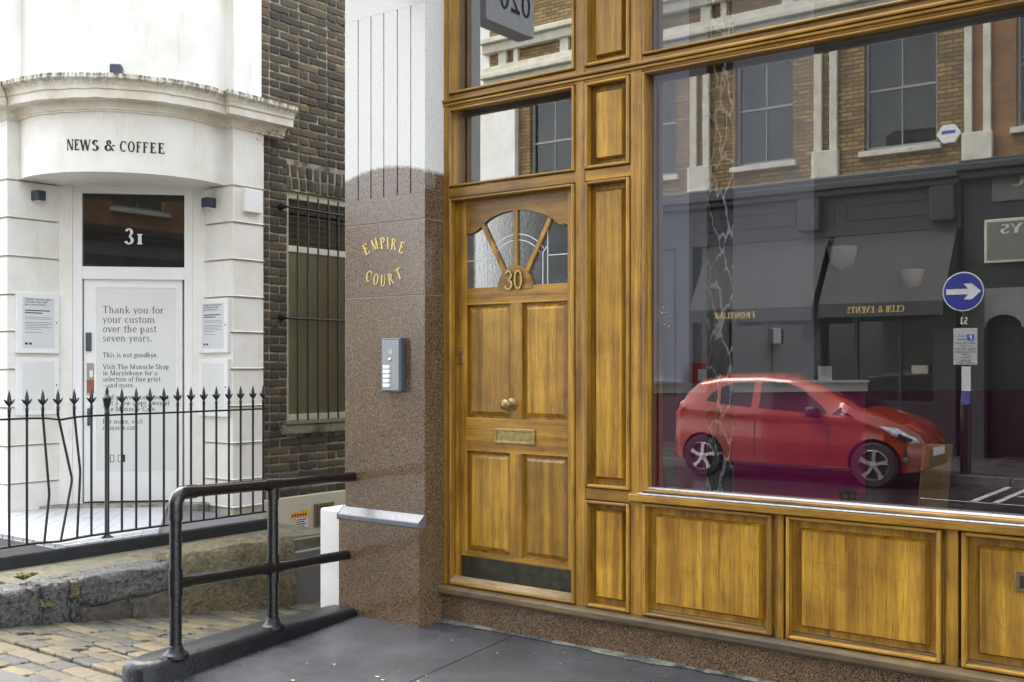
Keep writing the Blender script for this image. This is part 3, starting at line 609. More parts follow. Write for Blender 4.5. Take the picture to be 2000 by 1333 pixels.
bx('granite_slab', pxl, pxr, YP, .10, zgt, 5.2, GP, PIL, .002)
bx('plinth', pxl-.004, pxr+.002, YQ, .098, -.05, zc2-.002, GR, PIL, .003)
B().prism([(pxl-.008, YQ-.006, zc2-.026), (pxl-.008, YQ-.006, zc2), (pxl-.008, YP-.001, zc+.014), (pxl-.008, YP-.001, zc2-.026)], (pxr-pxl+.012, 0, 0)).build('plinth_cap', CAPM, PIL, bevel=.004)
def arc_letters(s, pxs, pys, angs, h):
    for ch, a, c, g_ in zip(s, pxs, pys, angs):
        p = onY(a, c, YP); e = V((math.cos(R(g_)), 0, math.sin(R(g_)))); f = V((-e.z, 0, e.x)); b = B()
        put_text(b, ch, p-f*h/2, e, f, (0, -1, 0), h, h*{'I': .26, 'M': .8}.get(ch, .62), True, .0012, .002, T=.15, t=.07, sw=.05); b.build('letter', GOLD, PIL)
arc_letters('EMPIRE', (716, 733, 748.5, 758.5, 770, 786), (487, 478, 475, 475, 477.5, 484), (28, 16, 6, 0, -8, -20), .060)
arc_letters('COURT', (721, 735, 749, 764, 779), (540, 546, 548.5, 545, 535), (-18, -8, 0, 12, 24), .060)

# intercom on the pillar
ip0, ip1 = onY(752, 766, YP), onY(787, 662, YP); iy = YP-.042
IC = empty('intercom_panel', (ip0.x, YP, ip0.z), 'slate grey door entry intercom with five white name plates on granite pillar', 'intercom')
ix0, ix1, iz0, iz1 = ip0.x+.012, ip1.x+.022, ip0.z, ip1.z+.004
bx('case', ix0, ix1, iy, YP-.0005, iz0, iz1, GUN, IC, .006)
bx('face_plate', ix0+.01, ix1-.012, iy-.002, iy+.001, iz0+.012, iz1-.012, plain('slate_face', (.24, .25, .26), .4, .4), IC, .001)
for k in range(3): bx('speaker_slot', (ix0+ix1)/2-.012+k*.009, (ix0+ix1)/2-.0085+k*.009, iy-.003, iy-.0015, iz1-.085, iz1-.06, STEEL, IC)
B().lathe(((ix0+ix1)/2-.004, iy-.0015, iz1-.115), (0, -1, 0), [(.011, 0), (.009, .004), (0, .005)], 12).build('camera_lens', STEEL, IC, smooth=True)
hgt = iz1-iz0
for k in range(5):
    z = iz0+.028+k*.0245
    bx('name_plate', ix0+.014, ix0+.058, iy-.0035, iy-.0015, z, z+.0185, WHITEINK, IC, .001)
    B().lathe((ix0+.066, iy-.0015, z+.009), (0, -1, 0), [(.0065, 0), (.0055, .004), (0, .0045)], 12).build('call_button', STEEL, IC)

# white painted stub of wall at the back corner of the pillar
wq0, wq1 = onY(632, 1180, .05), onY(663, 995, .05)
tag(B().box(wq0.x, wq1.x+.12, .02, .36, -.6, wq1.z).build('painted_stub', plain('chipped_white_paint', (.62, .62, .60), .6, 0, .08, 5, .4, 30, dirt=((.30, .29, .25), 7, .62)), o=(wq0.x, .05, 0), bevel=.012), 'white painted low stub of wall tucked behind the granite pillar', 'wall')

# ================================================================== HANDRAIL AND ITS KERB BLOCK
HK = B(); pr = [(-3.925, -1.60), (-3.955, -1.665), (-4.03, -1.69), (-4.10, -1.67), (-4.125, -1.60), (-4.25, -.83), (-4.37, -.2), (-4.165, -.2), (-4.05, -.83)]
nl = []
for k, (ins, z) in enumerate(((0, -.35), (0, .065), (.012, .088), (.035, .10))):
    c = V((-4.04, -.95, 0)); ring = []
    for i, (x, y) in enumerate(pr):
        cx_ = -4.025-.172*(y+1.6); s_ = -1 if x > cx_ else 1; kz = 1-.62*max(0, min(1, (y+1.1)/.9))
        ring.append((x+s_*ins, y+(ins if y < -1.55 else 0), z*kz if z > 0 else z))
    nl.append(ring)
vv = [q for r_ in nl for q in r_]; m_ = len(pr)
HK.add(vv, [(k*m_+i, k*m_+(i+1) % m_, (k+1)*m_+(i+1) % m_, (k+1)*m_+i)[::-1] for k in range(3) for i in range(m_)]+[tuple(range(3*m_, 4*m_))[::-1]])
hb = HK.build('kerb_block', BLACKROUGH, o=(-4.04, -.95, 0), bevel=.01, smooth='auto')
bm = bmesh.new(); bm.from_mesh(hb.data); bmesh.ops.recalc_face_normals(bm, faces=bm.faces); bm.to_mesh(hb.data); bm.free()
tag(hb, 'black painted concrete kerb block carrying the pipe handrail', 'kerb')
p1, p2 = onZ(343, 1278, .1), onZ(533, 1222, .082)
e1, e2 = onY(690, 931, YP), onY(678, 1084, YQ)
r0 = .0265
HR = empty('handrail', (p1.x, p1.y, .1), 'black painted tubular pipe handrail fixed into the granite pillar', 'handrail')
t1 = V((p1.x+.01, p1.y, onX(355, 962, p1.x).z)); t2 = V((p2.x+.003, p2.y, 0)); k_ = (t2.y-t1.y)/(e1.y-t1.y); t2.z = t1.z+(e1.z-t1.z)*k_; t2.x = p2.x
l1 = V((p1.x+.004, p1.y, onX(350, 1137, p1.x).z)); l2 = V((p2.x, p2.y, 0)); k_ = (l2.y-l1.y)/(e2.y-l1.y); l2.z = l1.z+(e2.z-l1.z)*k_; l2.x = p2.x; t1.x = p1.x; l1.x = p1.x
def tube(name, pts, r, parent=HR, mat=BLACK, n=20): return B().tube(pts, r, n).build(name, mat, parent, smooth='auto')
tube('post', [p1-V((0, 0, .02)), t1-V((0, 0, .06))], r0); tube('post', [p2-V((0, 0, .02)), t2], r0)
dr = (t2-t1).normalized(); de = (e1-t2).normalized(); dl = (l2-l1).normalized(); le = (e2-l2).normalized()
ec = t1-V((0, 0, .055))+dr*.055
tube('elbow', [t1-V((0, 0, .12)), t1-V((0, 0, .118)), t1-V((0, 0, .055))]+[ec-dr*.055*math.cos(a)+V((0, 0, .055))*math.sin(a) for a in [k*math.pi/20 for k in range(1, 10)]]+[t1+dr*.055, t1+dr*.118, t1+dr*.12], [r0*1.05]+[r0*1.17]*13+[r0*1.05])
tube('top_rail', [t1+dr*.06, t2, e1+de*.03], r0); tube('lower_rail', [l1, l2, e2+le*.03], r0)
for q, d in ((t2, dr), (l2, dl)):
    o = B().tube([q-d*.06, q-d*.045, q+d*.045, q+d*.06], [r0*1.1, r0*1.2, r0*1.2, r0*1.1], 20).tube([q-V((0, 0, .075)), q+V((0, 0, .0 if q is t2 else .06))], r0*1.18, 20).build('tee_joint', BLACK, HR, smooth='auto')
B().tube([l1-V((0, 0, .06)), l1+V((0, 0, .06))], r0*1.18, 20).tube([l1, l1+dl*.07], r0*1.18, 20).build('tee_joint', BLACK, HR, smooth='auto')
for q in (p1, p2): B().lathe(q-V((0, 0, .012)), (0, 0, 1), [(.058, 0), (.055, .014), (.036, .028), (.03, .05), (.027, .052)], 20).build('base_flange', BLACKROUGH, HR, smooth='auto')

# ================================================================== CORNER KIOSK BUILDING (white stucco entrance, brick flank)
Q = .70711; eC = V((-Q, -Q, 0)); nC = V((Q, -Q, 0))
XW = -7.35; XM = XW+.05
CM = onX(455, 700, XM); CM.z = 0
def lineY(px, y): return onY(px, 700, y)
PB = onY(400, 700, CM.y); PB.z = 0                       # inner end of the right pier
def cant(px, py, off=0): return hit(px, py, PB-nC*off, nC)
PA = cant(115, 700); PA.z = 0                            # inner end of the left pier
CS = onX(14, 700, PA.x); CS.z = 0                        # street corner of the left pier
CE = onX(515, 700, XM); CE.z = 0                         # where stucco meets brick
KZ = onX(0, 1080, -6.71).z                               # terrace level
XR = -6.71; XED = XR+.10
CF = empty('kiosk_building', (CM.x-1.2, CM.y+1.0, KZ), 'white stucco corner building with bowed cornice and dark brick flank', 'building')
zJ = [onY(455, y, CM.y).z for y in (360, 432, 505, 578, 648, 720, 793, 866, 938)]+[KZ-.005]
for a, c in zip(zJ[1:], zJ):
    c = c-.012
    B().prism([(PB.x, CM.y, a), (CM.x, CM.y, a), (CE.x, CE.y, a), (CE.x-.5, CE.y, a), (PB.x, CM.y+.3, a)], (0, 0, c-a)).build('rusticated_block', STUCCO, CF, bevel=.008)
    B().prism([(PA.x, PA.y, a), (CS.x, CS.y, a), (CS.x-2.2, CS.y, a), (CS.x-2.2, CS.y+.4, a), (PA.x-.3, PA.y, a)], (0, 0, c-a)).build('rusticated_block', STUCCO, CF, bevel=.008)
core = B(); g = .022
core.prism([(PB.x-.0, CM.y+g, KZ-.3), (CM.x-g, CM.y+g, KZ-.3), (CE.x-g, CE.y-.003, KZ-.3), (CE.x-.5, CE.y-.003, KZ-.3), (PB.x, CM.y+.32, KZ-.3)], (0, 0, zJ[0]-KZ+.3))
core.prism([(PA.x-g, PA.y, KZ-.3), (CS.x-g, CS.y+g, KZ-.3), (CS.x-2.2, CS.y+g, KZ-.3), (CS.x-2.2, CS.y+.4, KZ-.3), (PA.x-.3, PA.y, KZ-.3)], (0, 0, zJ[0]-KZ+.3))
core.build('pier_core', plain('joint_stucco', (.60, .57, .48), .7, 0, .1, 8), CF)
# entablature: bowed fascia, mouldings swept round piers and bow
zFB = zJ[0]
IR = V((CM.x-.10, CM.y, 0)); IL = V((PA.x, CS.y, 0))
pp = onX(37, 700, PA.x); IL = V((PA.x, max(pp.y, CS.y+.05), 0))
ch = IR-IL; mid = (IR+IL)/2; nn = V((ch.y, -ch.x, 0)).normalized()
apex = onZ(185, 334, zFB); SAG = max(.25, min(.5, (V((apex.x, apex.y, 0))-mid).dot(nn)))
def bow(sag, m=28):
    c = ch.length; r = (c*c/4+sag*sag)/(2*sag); o = mid-nn*(r-sag); a = math.asin(c/2/r); ex = ch.normalized()
    return [o+(ex*math.sin(-a+2*a*k/m)+nn*math.cos(-a+2*a*k/m))*r for k in range(m+1)]
MEND = onX(588, 210, XM+.17).y-.06
def path(sag, mews_end): return [V((CS.x-2.2, CS.y, 0)), V((CS.x, CS.y, 0))]+bow(sag)+[CM.copy(), V((CM.x, mews_end, 0))]
def sweep(pth, prof):                                   # prof: (outward, z), outward is to the right of the path
    b = B(); n = len(pth); m = len(prof); vs_ = []
    for i, p in enumerate(pth):
        d0 = (p-pth[i-1]).normalized() if i else (pth[1]-p).normalized(); d1 = (pth[i+1]-p).normalized() if i < n-1 else d0
        n0, n1 = V((d0.y, -d0.x, 0)), V((d1.y, -d1.x, 0)); q = (n0+n1).normalized(); q = q/max(.35, q.dot(n0))
        vs_ += [V((p.x, p.y, z))+q*o for o, z in prof]
    b.add(vs_, [(i*m+j, (i+1)*m+j, (i+1)*m+(j+1) % m, i*m+(j+1) % m)[::-1] for i in range(n-1) for j in range(m)]+[tuple(range(m)), tuple(range((n-1)*m, n*m))[::-1]])
    return b
def zc_(y): return onY(456, y, CM.y).z
zb0 = zc_(250); zso = zc_(232)
CORN_TOP = zso+.20; CORN = cornice_mat()
def fixn(o):
    bm = bmesh.new(); bm.from_mesh(o.data); bmesh.ops.recalc_face_normals(bm, faces=bm.faces); bm.to_mesh(o.data); bm.free(); return o
fixn(sweep(path(SAG, CE.y), [(0, zFB), (0, zb0+.01), (-.25, zb0+.01), (-.25, zFB)]).build('fascia', STUCCO, CF, smooth='auto'))
prof = [(-.2, zb0), (.012, zb0), (.014, zb0+.014), (.024, zb0+.017), (.024, zb0+.03), (.04, zso-.016), (.045, zso), (.062, zso+.001), (.125, zso+.008), (.137, zso+.001), (.14, zso+.066), (.152, zso+.070), (.155, zso+.086), (.160, zso+.10), (.178, zso+.125), (.198, zso+.138), (.203, zso+.144), (.203, zso+.176), (.17, zso+.184), (.0, zso+.20), (-.2, zso+.20)]
co = fixn(sweep(path(SAG, MEND), prof).build('cornice', CORN, CF, smooth='auto')); co.data.set_sharp_from_angle(angle=R(18))
# loose chipped edge, a little unevenness along the cornice lip
for v in co.data.vertices:
    k = math.sin(v.co.x*23+v.co.y*17)*math.sin(v.co.x*41-v.co.y*29); v.co.z += .006*k
fixn(sweep([q-nn*.0 for q in path(SAG-.06, CE.y)], [(-.03, zso+.18), (-.03, 8.5), (-.3, 8.5), (-.3, zso+.18)]).build('upper_wall', STUCCO, CF, smooth='auto'))
rc = B(); ps = bow(SAG-.002, 20)
rc.add([(p.x, p.y, zFB+.004) for p in ps]+[(PB.x+.02, CM.y+.25, zFB+.004), (PA.x-.25, PA.y+.02, zFB+.004)], [tuple(range(len(ps)+2))]); rc.build('soffit', STUCCO, CF)
rc = B().prism([(CS.x-2.1, CS.y+.2, 0), (PA.x-.2, CS.y+.3, 0), (PA.x-.25, PA.y, 0), (PB.x, CM.y+.3, 0), (XM-.2, CM.y+.3, 0), (XM-.2, CE.y+3, 0), (CS.x-2.1, CE.y+3, 0)], (0, 0, .1)); 
for v in rc.v: v.z += 8.5
rc.build('roof', DARK, CF)
# ---- sign lettering on the bow
bp = bow(SAG, 60)
def on_bow(px, py):
    d = ray(px, py)
    for a, c in zip(bp, bp[1:]):
        e = c-a; n_ = V((e.y, -e.x, 0)); t = (a-CAM).dot(n_)/d.dot(n_); p = CAM+d*t
        k = (V((p.x, p.y, 0))-a).dot(e)/e.dot(e)
        if -.001 <= k <= 1.001 and t > 0: return p, e.normalized(), n_.normalized()
for ch_, pa, pb, y in (('N', 130.5, 144, 283), ('E', 145.5, 156, 283.3), ('W', 156, 177, 283.8), ('S', 179, 194, 284.3), ('&', 203, 227, 284.5), ('C', 233.5, 247, 286.3), ('O', 249, 264, 287.2), ('F', 266, 277.5, 288), ('F', 279, 291, 288.8), ('E', 293, 306, 289.5), ('E', 308.5, 322.5, 290.3)):
    p, e, n_ = on_bow((pa+pb)/2, y); q0, q1 = on_bow(pa, y)[0], on_bow(pb, y)[0]; h = .086
    b = B(); put_text(b, ch_, p-V((0, 0, h/2)), e, (0, 0, 1), n_, h, (q1-q0).length*.98, True, .002, 0, T=.21, t=.10, sw=.055); b.build('letter', INK, CF)
# ---- entrance: frame, fanlight pane, door with its vinyl notice
def cbox(name, px0, py0, px1, py1, o0, o1, mat, parent=None, bevel=.003, ref=None):   # pixel rectangle on the canted wall, from depth o0 (front) to o1 (back)
    a, c = cant(px0, py1, ref if ref is not None else o0), cant(px1, py0, ref if ref is not None else o0); w_ = (V((c.x, c.y, 0))-V((a.x, a.y, 0)))
    f = ref if ref is not None else o0
    return B().frame(a-nC*(o0-f), w_, -nC*(o1-o0), V((0, 0, c.z-a.z))).build(name, mat, parent or CF, bevel=bevel)
zH = zFB
DR = .0
a, c = cant(115, 700), cant(400, 700)
def cz(py, px=258): return cant(px, py).z
cbox('door_case', 109, 350, 141, 1004, .004, .14, STUCCO); cbox('door_case', 376, 350, 406, 1004, .004, .14, STUCCO)
cbox('door_frame', 141, 350, 160, 990, .025, .15, WHITE); cbox('door_frame', 360, 350, 376, 990, .025, .15, WHITE)
cbox('door_frame', 160, 350, 360, 377, .026, .15, WHITE); cbox('door_frame', 160, 523, 360, 545, .022, .15, WHITE)
cbox('fanlight_pane', 160, 377, 360, 523, .06, .064, plain('dark_reflective_glass', (.022, .020, .018), .02, 0, .2), bevel=0)
b = B(); p = cant(261, 465, .058); put_text(b, '31', p-V((0, 0, .055)), -eC, (0, 0, 1), nC, .135, .155, True, .002, 0, T=.2, t=.09, sw=.05); b.build('house_number', WHITEINK, CF)
cbox('door_lining', 112, 352, 403, 1003, .151, .2, WHITE, bevel=0)
dr_ = cbox('door', 164, 546, 356, 981, .055, .11, WHITE)
dr_['label'] = 'white glazed kiosk door covered by a grey vinyl notice'
DP = dr_
cbox('door_panel', 188, 925, 344, 972, .052, .0548, WHITE, DP); cbox('beading', 184, 558, 188, 922, .047, .0548, WHITE, DP, .001); cbox('beading', 344, 558, 348, 922, .047, .0548, WHITE, DP, .001)
cbox('beading', 188, 558, 344, 562, .047, .0548, WHITE, DP, .001); cbox('notice_vinyl', 188, 562, 344, 921, .052, .0547, POSTER, DP, 0)
b = B()
for s_, x1_, y_, h_ in (('Thank you for', 320, 612, 13.3), ('your custom', 303, 630.7, 13.3), ('over the past', 306, 649.2, 13.3), ('seven years.', 297.5, 667.3, 13.3), ('This is not goodbye.', 309, 698.3, 9), ('Visit The Monocle Shop', 330, 721.3, 9), ('in Marylebone for a', 307, 733.6, 9), ('selection of fine print', 313.5, 745.6, 9), ('-and more.', 263, 757.3, 9), ('And get your caffeine fix', 331, 780.6, 9), ('just a few steps away at', 331, 792, 9), ('The Monocle Cafe.', 306, 803.8, 9), ('For more, visit', 279, 828.3, 9), ('monocle.com', 270, 840.5, 9)):
    p, q = cant(201, y_, .052), cant(x1_, y_, .052); h = h_*(p-CAM).length/FPX*.98
    put_text(b, s_, p, -eC, (0, 0, 1), nC, h, (V((q.x, q.y, 0))-V((p.x, p.y, 0))).length, False, .0012, 0, T=.12 if h_ > 10 else .14, t=.055 if h_ > 10 else .085, sw=.05)
b.build('notice_text', GREYINK, DP)
b = B()
for x_, w_, f_ in ((215, 8, 0), (230, 9, 0), (238.5, 6, 1)):
    p = cant(x_, 903, .052); k = p.z
    for (dx, dz, ww, hh) in ((0, 0, w_, 1.2), (0, 14, w_, 1.2), (0, 0, 1.2, 15), (w_-1.2, 0, 1.2, 15)): 
        s_ = .0042; b.frame(p-eC*(dx*s_)+V((0, 0, dz*s_))+nC*.0005, -eC*ww*s_, nC*.0006, V((0, 0, hh*s_)))
    if f_: b.frame(p+nC*.0012, -eC*w_*.0042, nC*.0006, V((0, 0, .06)))
b.build('notice_emblem', INK, DP)
cbox('keypad_lock', 167, 650, 178, 686, .035, .0548, GUN, DP, .004); cbox('lock_plate', 169, 709, 186, 772, .049, .0548, STEEL, DP, .002)
cbox('rust_patch', 169.5, 742, 185.5, 768, .048, .049, plain('rusty_brown', (.25, .10, .05), .7), DP, 0); cbox('latch', 175, 724, 181, 737, .046, .049, WHITEINK, DP, 0); cbox('lower_lock', 170, 798, 178, 832, .04, .0548, GUN, DP, .004)
cbox('threshold_strip', 172, 977, 352, 981, .04, .0548, DARK, DP, .001)
cbox('door_step', 75, 985, 405, 1004, -.16, .2, plain('worn_step_stone', (.24, .23, .19), .7, 0, .4, 14, .6, 60, dirt=((.09, .10, .03), 8, .5)), bevel=.012, ref=-.16)
b = B().prism([PA-eC*.0+V((-.3, 0, 0)), PA, PB, PB+V((0, .3, 0)), PB+V((-1.2, 1.0, 0))], (0, 0, .01)); 
# ---- brick flank
BWALL = B().box(XW-.3, XW-.012, CE.y+.001, CE.y+5, -.7, 8.5)
wl = onX(562, 600, XW).y; wzt = onX(562, 371, XW).z; wzb = onX(562, 822, XW).z; wr = wl+.98
bz0 = onX(547, 972, XW).z; bw = B()
y0, y1 = CE.y+.001, CE.y+5
for a, c, e, f in ((y0, wl, -.7, 8.5), (wr, y1, -.7, 8.5), (wl, wr, -.7, wzb), (wl, wr, wzt, 8.5)): bw.box(XW-.3, XW-.012, a, c, e, f)
flank = bw.build('brick_flank', MORTAR, CF)
bmesh_b = rough_mesh('brick', 1, 1, 1, .02, 3, .05); bmesh_b.materials.append(BRICK)
cnt = 0; farb = B(); rb_ = random.Random(11); zz = bz0; row = 0; vis_y = onX(685, 500, XW).y; arch_t = wzt+.235
def put_brick(yc, zc2_, ly, lz, rx=0, vis=True):
    global cnt
    if vis and cnt < 299:
        o = bpy.data.objects.new('brick', bmesh_b); col.objects.link(o); o.parent = flank; cnt += 1
        q = org(flank); o.location = V((XW-.031+rb_.uniform(-.004, .003), yc, zc2_))-q; o.scale = (.05, ly*rb_.uniform(.95, 1.01), lz*rb_.uniform(.9, 1.05)); o.location.z += rb_.uniform(-.003, .003); o.rotation_euler = (rx+rb_.uniform(-.016, .016), 0, rb_.uniform(-.02, .02))
    else: farb.box(XW-.04, XW-.007, yc-ly/2, yc+ly/2, zc2_-lz/2, zc2_+lz/2)
while zz < 8.2:
    y = CE.y+.004-(.0 if row % 2 else .11); k = row
    while y < CE.y+4.9:
        l = .215 if (k % 2 == 0) else .1025; k += 1; a, c = max(y, CE.y+.004), y+l; y += l+.0115
        if c-a < .03: continue
        if zz+.065 > wzb-.10 and zz < arch_t-.012 and c > wl-.003 and a < wr+.003:
            inner = zz < wzb and False
            if a < wl-.03: c = wl-.004
            elif c > wr+.03: a = wr+.004
            else: continue
        put_brick((a+c)/2, zz+.0325, c-a, .0635, 0, zz < 4.75 and a < vis_y)
    zz += .0755; row += 1
n_ = 12
for i in range(n_):                                     # flat arch over the window
    k = (i+.5)/n_-.5
    for j in range(2): put_brick(wl-.03+(wr-wl+.06)*(i+.5)/n_+k*.05*(j), wzt+.012+.055+j*.112, .066, .106, -k*.22, True)
tag(farb.build('brick_field', BRICK, flank), kind='stuff')
# cream rendered foot of the flank, vent, torn notice
B().box(XW-.2, XW+.012, CE.y+.002, CE.y+5, -.7, bz0-.006).build('rendered_foot', CREAM, CF, bevel=.01)
v0, v1 = onX(613, 1030, XW+.012), onX(651, 980, XW+.012)
vt = B().box(XW+.0125, XW+.026, v0.y, v1.y, v0.z, v1.z).build('air_vent', plain('rusty_vent', (.16, .11, .06), .7, .3, .4, 30), CF, bevel=.002)
vb = B()
for i in range(5):
    for j in range(7):
        ya = v0.y+(v1.y-v0.y)*(.1+.165*i); za = v0.z+(v1.z-v0.z)*(.07+.125*j); vb.box(XW+.0255, XW+.0268, ya, ya+(v1.y-v0.y)*.09, za, za+(v1.z-v0.z)*.07)
vb.build('vent_hole', DARK, vt)
s0, s1 = onX(567, 1050, XW+.012), onX(603, 994, XW+.012)
NT = empty('torn_notice', (XW+.014, s0.y, s0.z), 'torn orange and white paper notice stuck on the cream wall foot', 'notice')
def ny(k): return s0.y+(s1.y-s0.y)*k
def nz(k): return s0.z+(s1.z-s0.z)*k
B().prism([(XW+.0125, ny(a), nz(c)) for a, c in ((0, .72), (.95, .68), (1, .97), (.6, 1), (.55, .94), (.05, .93))], (.0015, 0, 0)).build('orange_heading', plain('orange_print', (.70, .33, .03), .6, 0, .15, 30), NT)
B().prism([(XW+.0125, ny(a), nz(c)) for a, c in ((.3, .70), (.95, .665), (.93, .2), (.6, .0), (.48, .03), (.45, .3))], (.0013, 0, 0)).build('white_paper', PAPER, NT)
b = B()
for k in range(4): b.box(XW+.0139, XW+.0142, ny(.35), ny(.85-.1*(k % 2)), nz(.60-k*.085), nz(.64-k*.085))
for k in range(6): b.box(XW+.0141, XW+.0144, ny(.08+.14*k), ny(.17+.14*k), nz(.76), nz(.86))
b.build('print_lines', INK, NT)
# flank window with sashes and blind
WX = XW-.10
win = B(); f_ = .045
win.box(WX, WX+.06, wl+.001, wl+f_, wzb, wzt-.001); win.box(WX, WX+.06, wr-f_, wr-.001, wzb, wzt-.001); win.box(WX, WX+.06, wl+f_, wr-f_, wzt-f_-.02, wzt-.001); win.box(WX, WX+.06, wl+f_, wr-f_, wzb, wzb+.05)
WN = win.build('flank_window', plain('olive_sash_paint', (.42, .40, .28), .5), CF, bevel=.003)
zmr = onX(562, 486, WX).z
B().box(WX+.005, WX+.045, wl+f_, wr-f_, zmr-.03, zmr+.025).build('meeting_rail', plain('cream_sash_paint', (.60, .58, .46), .5), WN, bevel=.003)
B().box(WX+.003, WX+.013, wl+.01, wr-.01, wzb, zmr).build('blind', BLIND, WN); B().box(WX-.2, WX-.19, wl, wr, zmr, wzt).build('room_dark', DARK, WN)
B().quad((WX+.02, wl+f_, wzb+.05), (WX+.02, wr-f_, wzb+.05), (WX+.02, wr-f_, zmr), (WX+.02, wl+f_, zmr)).build('window_pane', DARKGLASS if False else glass('sash_glass', (.92, .93, .9), 1.4), WN)
B().quad((WX+.024, wl+f_, zmr), (WX+.024, wr-f_, zmr), (WX+.024, wr-f_, wzt-f_), (WX+.024, wl+f_, wzt-f_)).build('window_pane', glass('upper_sash_glass', (.6, .62, .58), 2.0), WN)
zs0, zs1 = onX(545, 822, XW+.04).z, onX(545, 813, XW+.04).z
B().box(WX, XW+.05, wl-.05, wr+.05, wzb-.035, wzb+.001).build('timber_sill', plain('grey_green_sill', (.16, .16, .12), .6), WN, bevel=.006)
B().box(XW-.15, XW+.035, wl-.07, wr+.07, wzb-.125, wzb-.037).build('stone_sill', plain('dirty_stone_sill', (.20, .18, .12), .8, 0, .35, 14, .5, 50, dirt=((.05, .05, .04), 6, .5)), WN, bevel=.012)
GX = XW+.06
zr1, zr2 = onX(580, 408, GX).z, onX(580, 623, GX).z; zba = onX(580, 384, GX).z; zbb = wzb+.002
gy = [onX(p, 600, GX).y for p in (581.5, 601.5, 621.5, 641.5, 660.5)]; st_ = (gy[-1]-gy[0])/4; gy += [gy[-1]+st_*k for k in (1, 2, 3)]
GRL = empty('window_grille', (GX, gy[0], zbb), 'black iron bar grille over the flank window of the brick wall', 'window grille')
for y in gy: B().tube([(GX, y, zbb), (GX, y, zba), (GX, y, zba+.035)], [.0085, .0085, .001], 10).build('bar', IRON, GRL, smooth='auto')
for z in (zr1, zr2):
    B().tube([(XW-.03, wl-.08, z+.01), (GX+.005, wl-.075, z+.005), (GX+.012, wl-.05, z), (GX+.012, gy[-1]+.1, z), (XW-.03, gy[-1]+.12, z)], .0095, 10).build('cross_bar', IRON, GRL, smooth='auto')
    B().lathe((XW-.005, wl-.078, z+.008), (1, 0, 0), [(.03, 0), (.028, .02), (.015, .05), (.0, .052)], 12).build('fixing_boss', IRON, GRL, smooth='auto')
# old nest of dead creeper under the cornice end
b = B(); cc = onX(534, 270, XW+.05); rt = random.Random(2)
for i in range(150):
    p = cc+V((rt.uniform(-.03, .09), rt.gauss(.0, .09), rt.gauss(.0, .06))); d = V((rt.uniform(-1, 1), rt.uniform(-1, 1), rt.uniform(-1, .6))).normalized()*rt.uniform(.02, .07); u = d.orthogonal().normalized()*.003
    b.add([p-u, p+u, p+d], [(0, 1, 2)])
tag(b.build('dead_creeper', plain('dry_creeper', (.10, .075, .04), .9, 0, .4, 90)), kind='stuff')

# ---- wall lamps, alarm box and display cases on the kiosk
def lamp(name, p, n_, ex, label, w_=.085, h_=.085, d_=.10):
    p, n_, ex = V(p), V(n_), V(ex); r_ = empty(name, p, label, 'lamp', 'box lamps on the white corner building')
    B().frame(p-ex*w_/2-V((0, 0, h_/2)), ex*w_, n_*d_, V((0, 0, h_))).build('lamp_body', NAVYBOX, r_, bevel=.012)
    B().frame(p-ex*w_*.3-V((0, 0, h_/2+.004)), ex*w_*.6, n_*d_*.8, V((0, 0, .004))).build('lamp_lens', WHITEINK, r_); return r_
lamp('wall_lamp', onX(69, 384, PA.x+.001), (1, 0, 0), (0, 1, 0), 'small slate blue box lamp left of the number 31 door')
lamp('wall_lamp', onY(417, 398, CM.y-.001), (0, -1, 0), (1, 0, 0), 'small slate blue box lamp right of the number 31 door')
p, e, n_ = on_bow(224, 136); ub = bow(SAG-.06, 60); dmin = min(ub, key=lambda q: (V((q.x, q.y, 0))-V((p.x, p.y, 0))).length)
lamp('wall_lamp', V((dmin.x, dmin.y, zso+.255))-n_*.028, n_, e, 'slate blue box lamp above the bowed cornice', .09, .09, .11)
ab0, ab1 = onX(473, 414, XM), onX(506, 374, XM)
tag(B().frame(V((XM+.001, ab0.y, ab0.z)), V((.045, 0, 0)), V((0, ab1.y-ab0.y, 0)), V((0, 0, ab1.z-ab0.z))).build('alarm_box', WHITE, o=(XM, ab0.y, ab0.z), bevel=.006), 'square white alarm box on the side of the right stucco pier', 'alarm box')
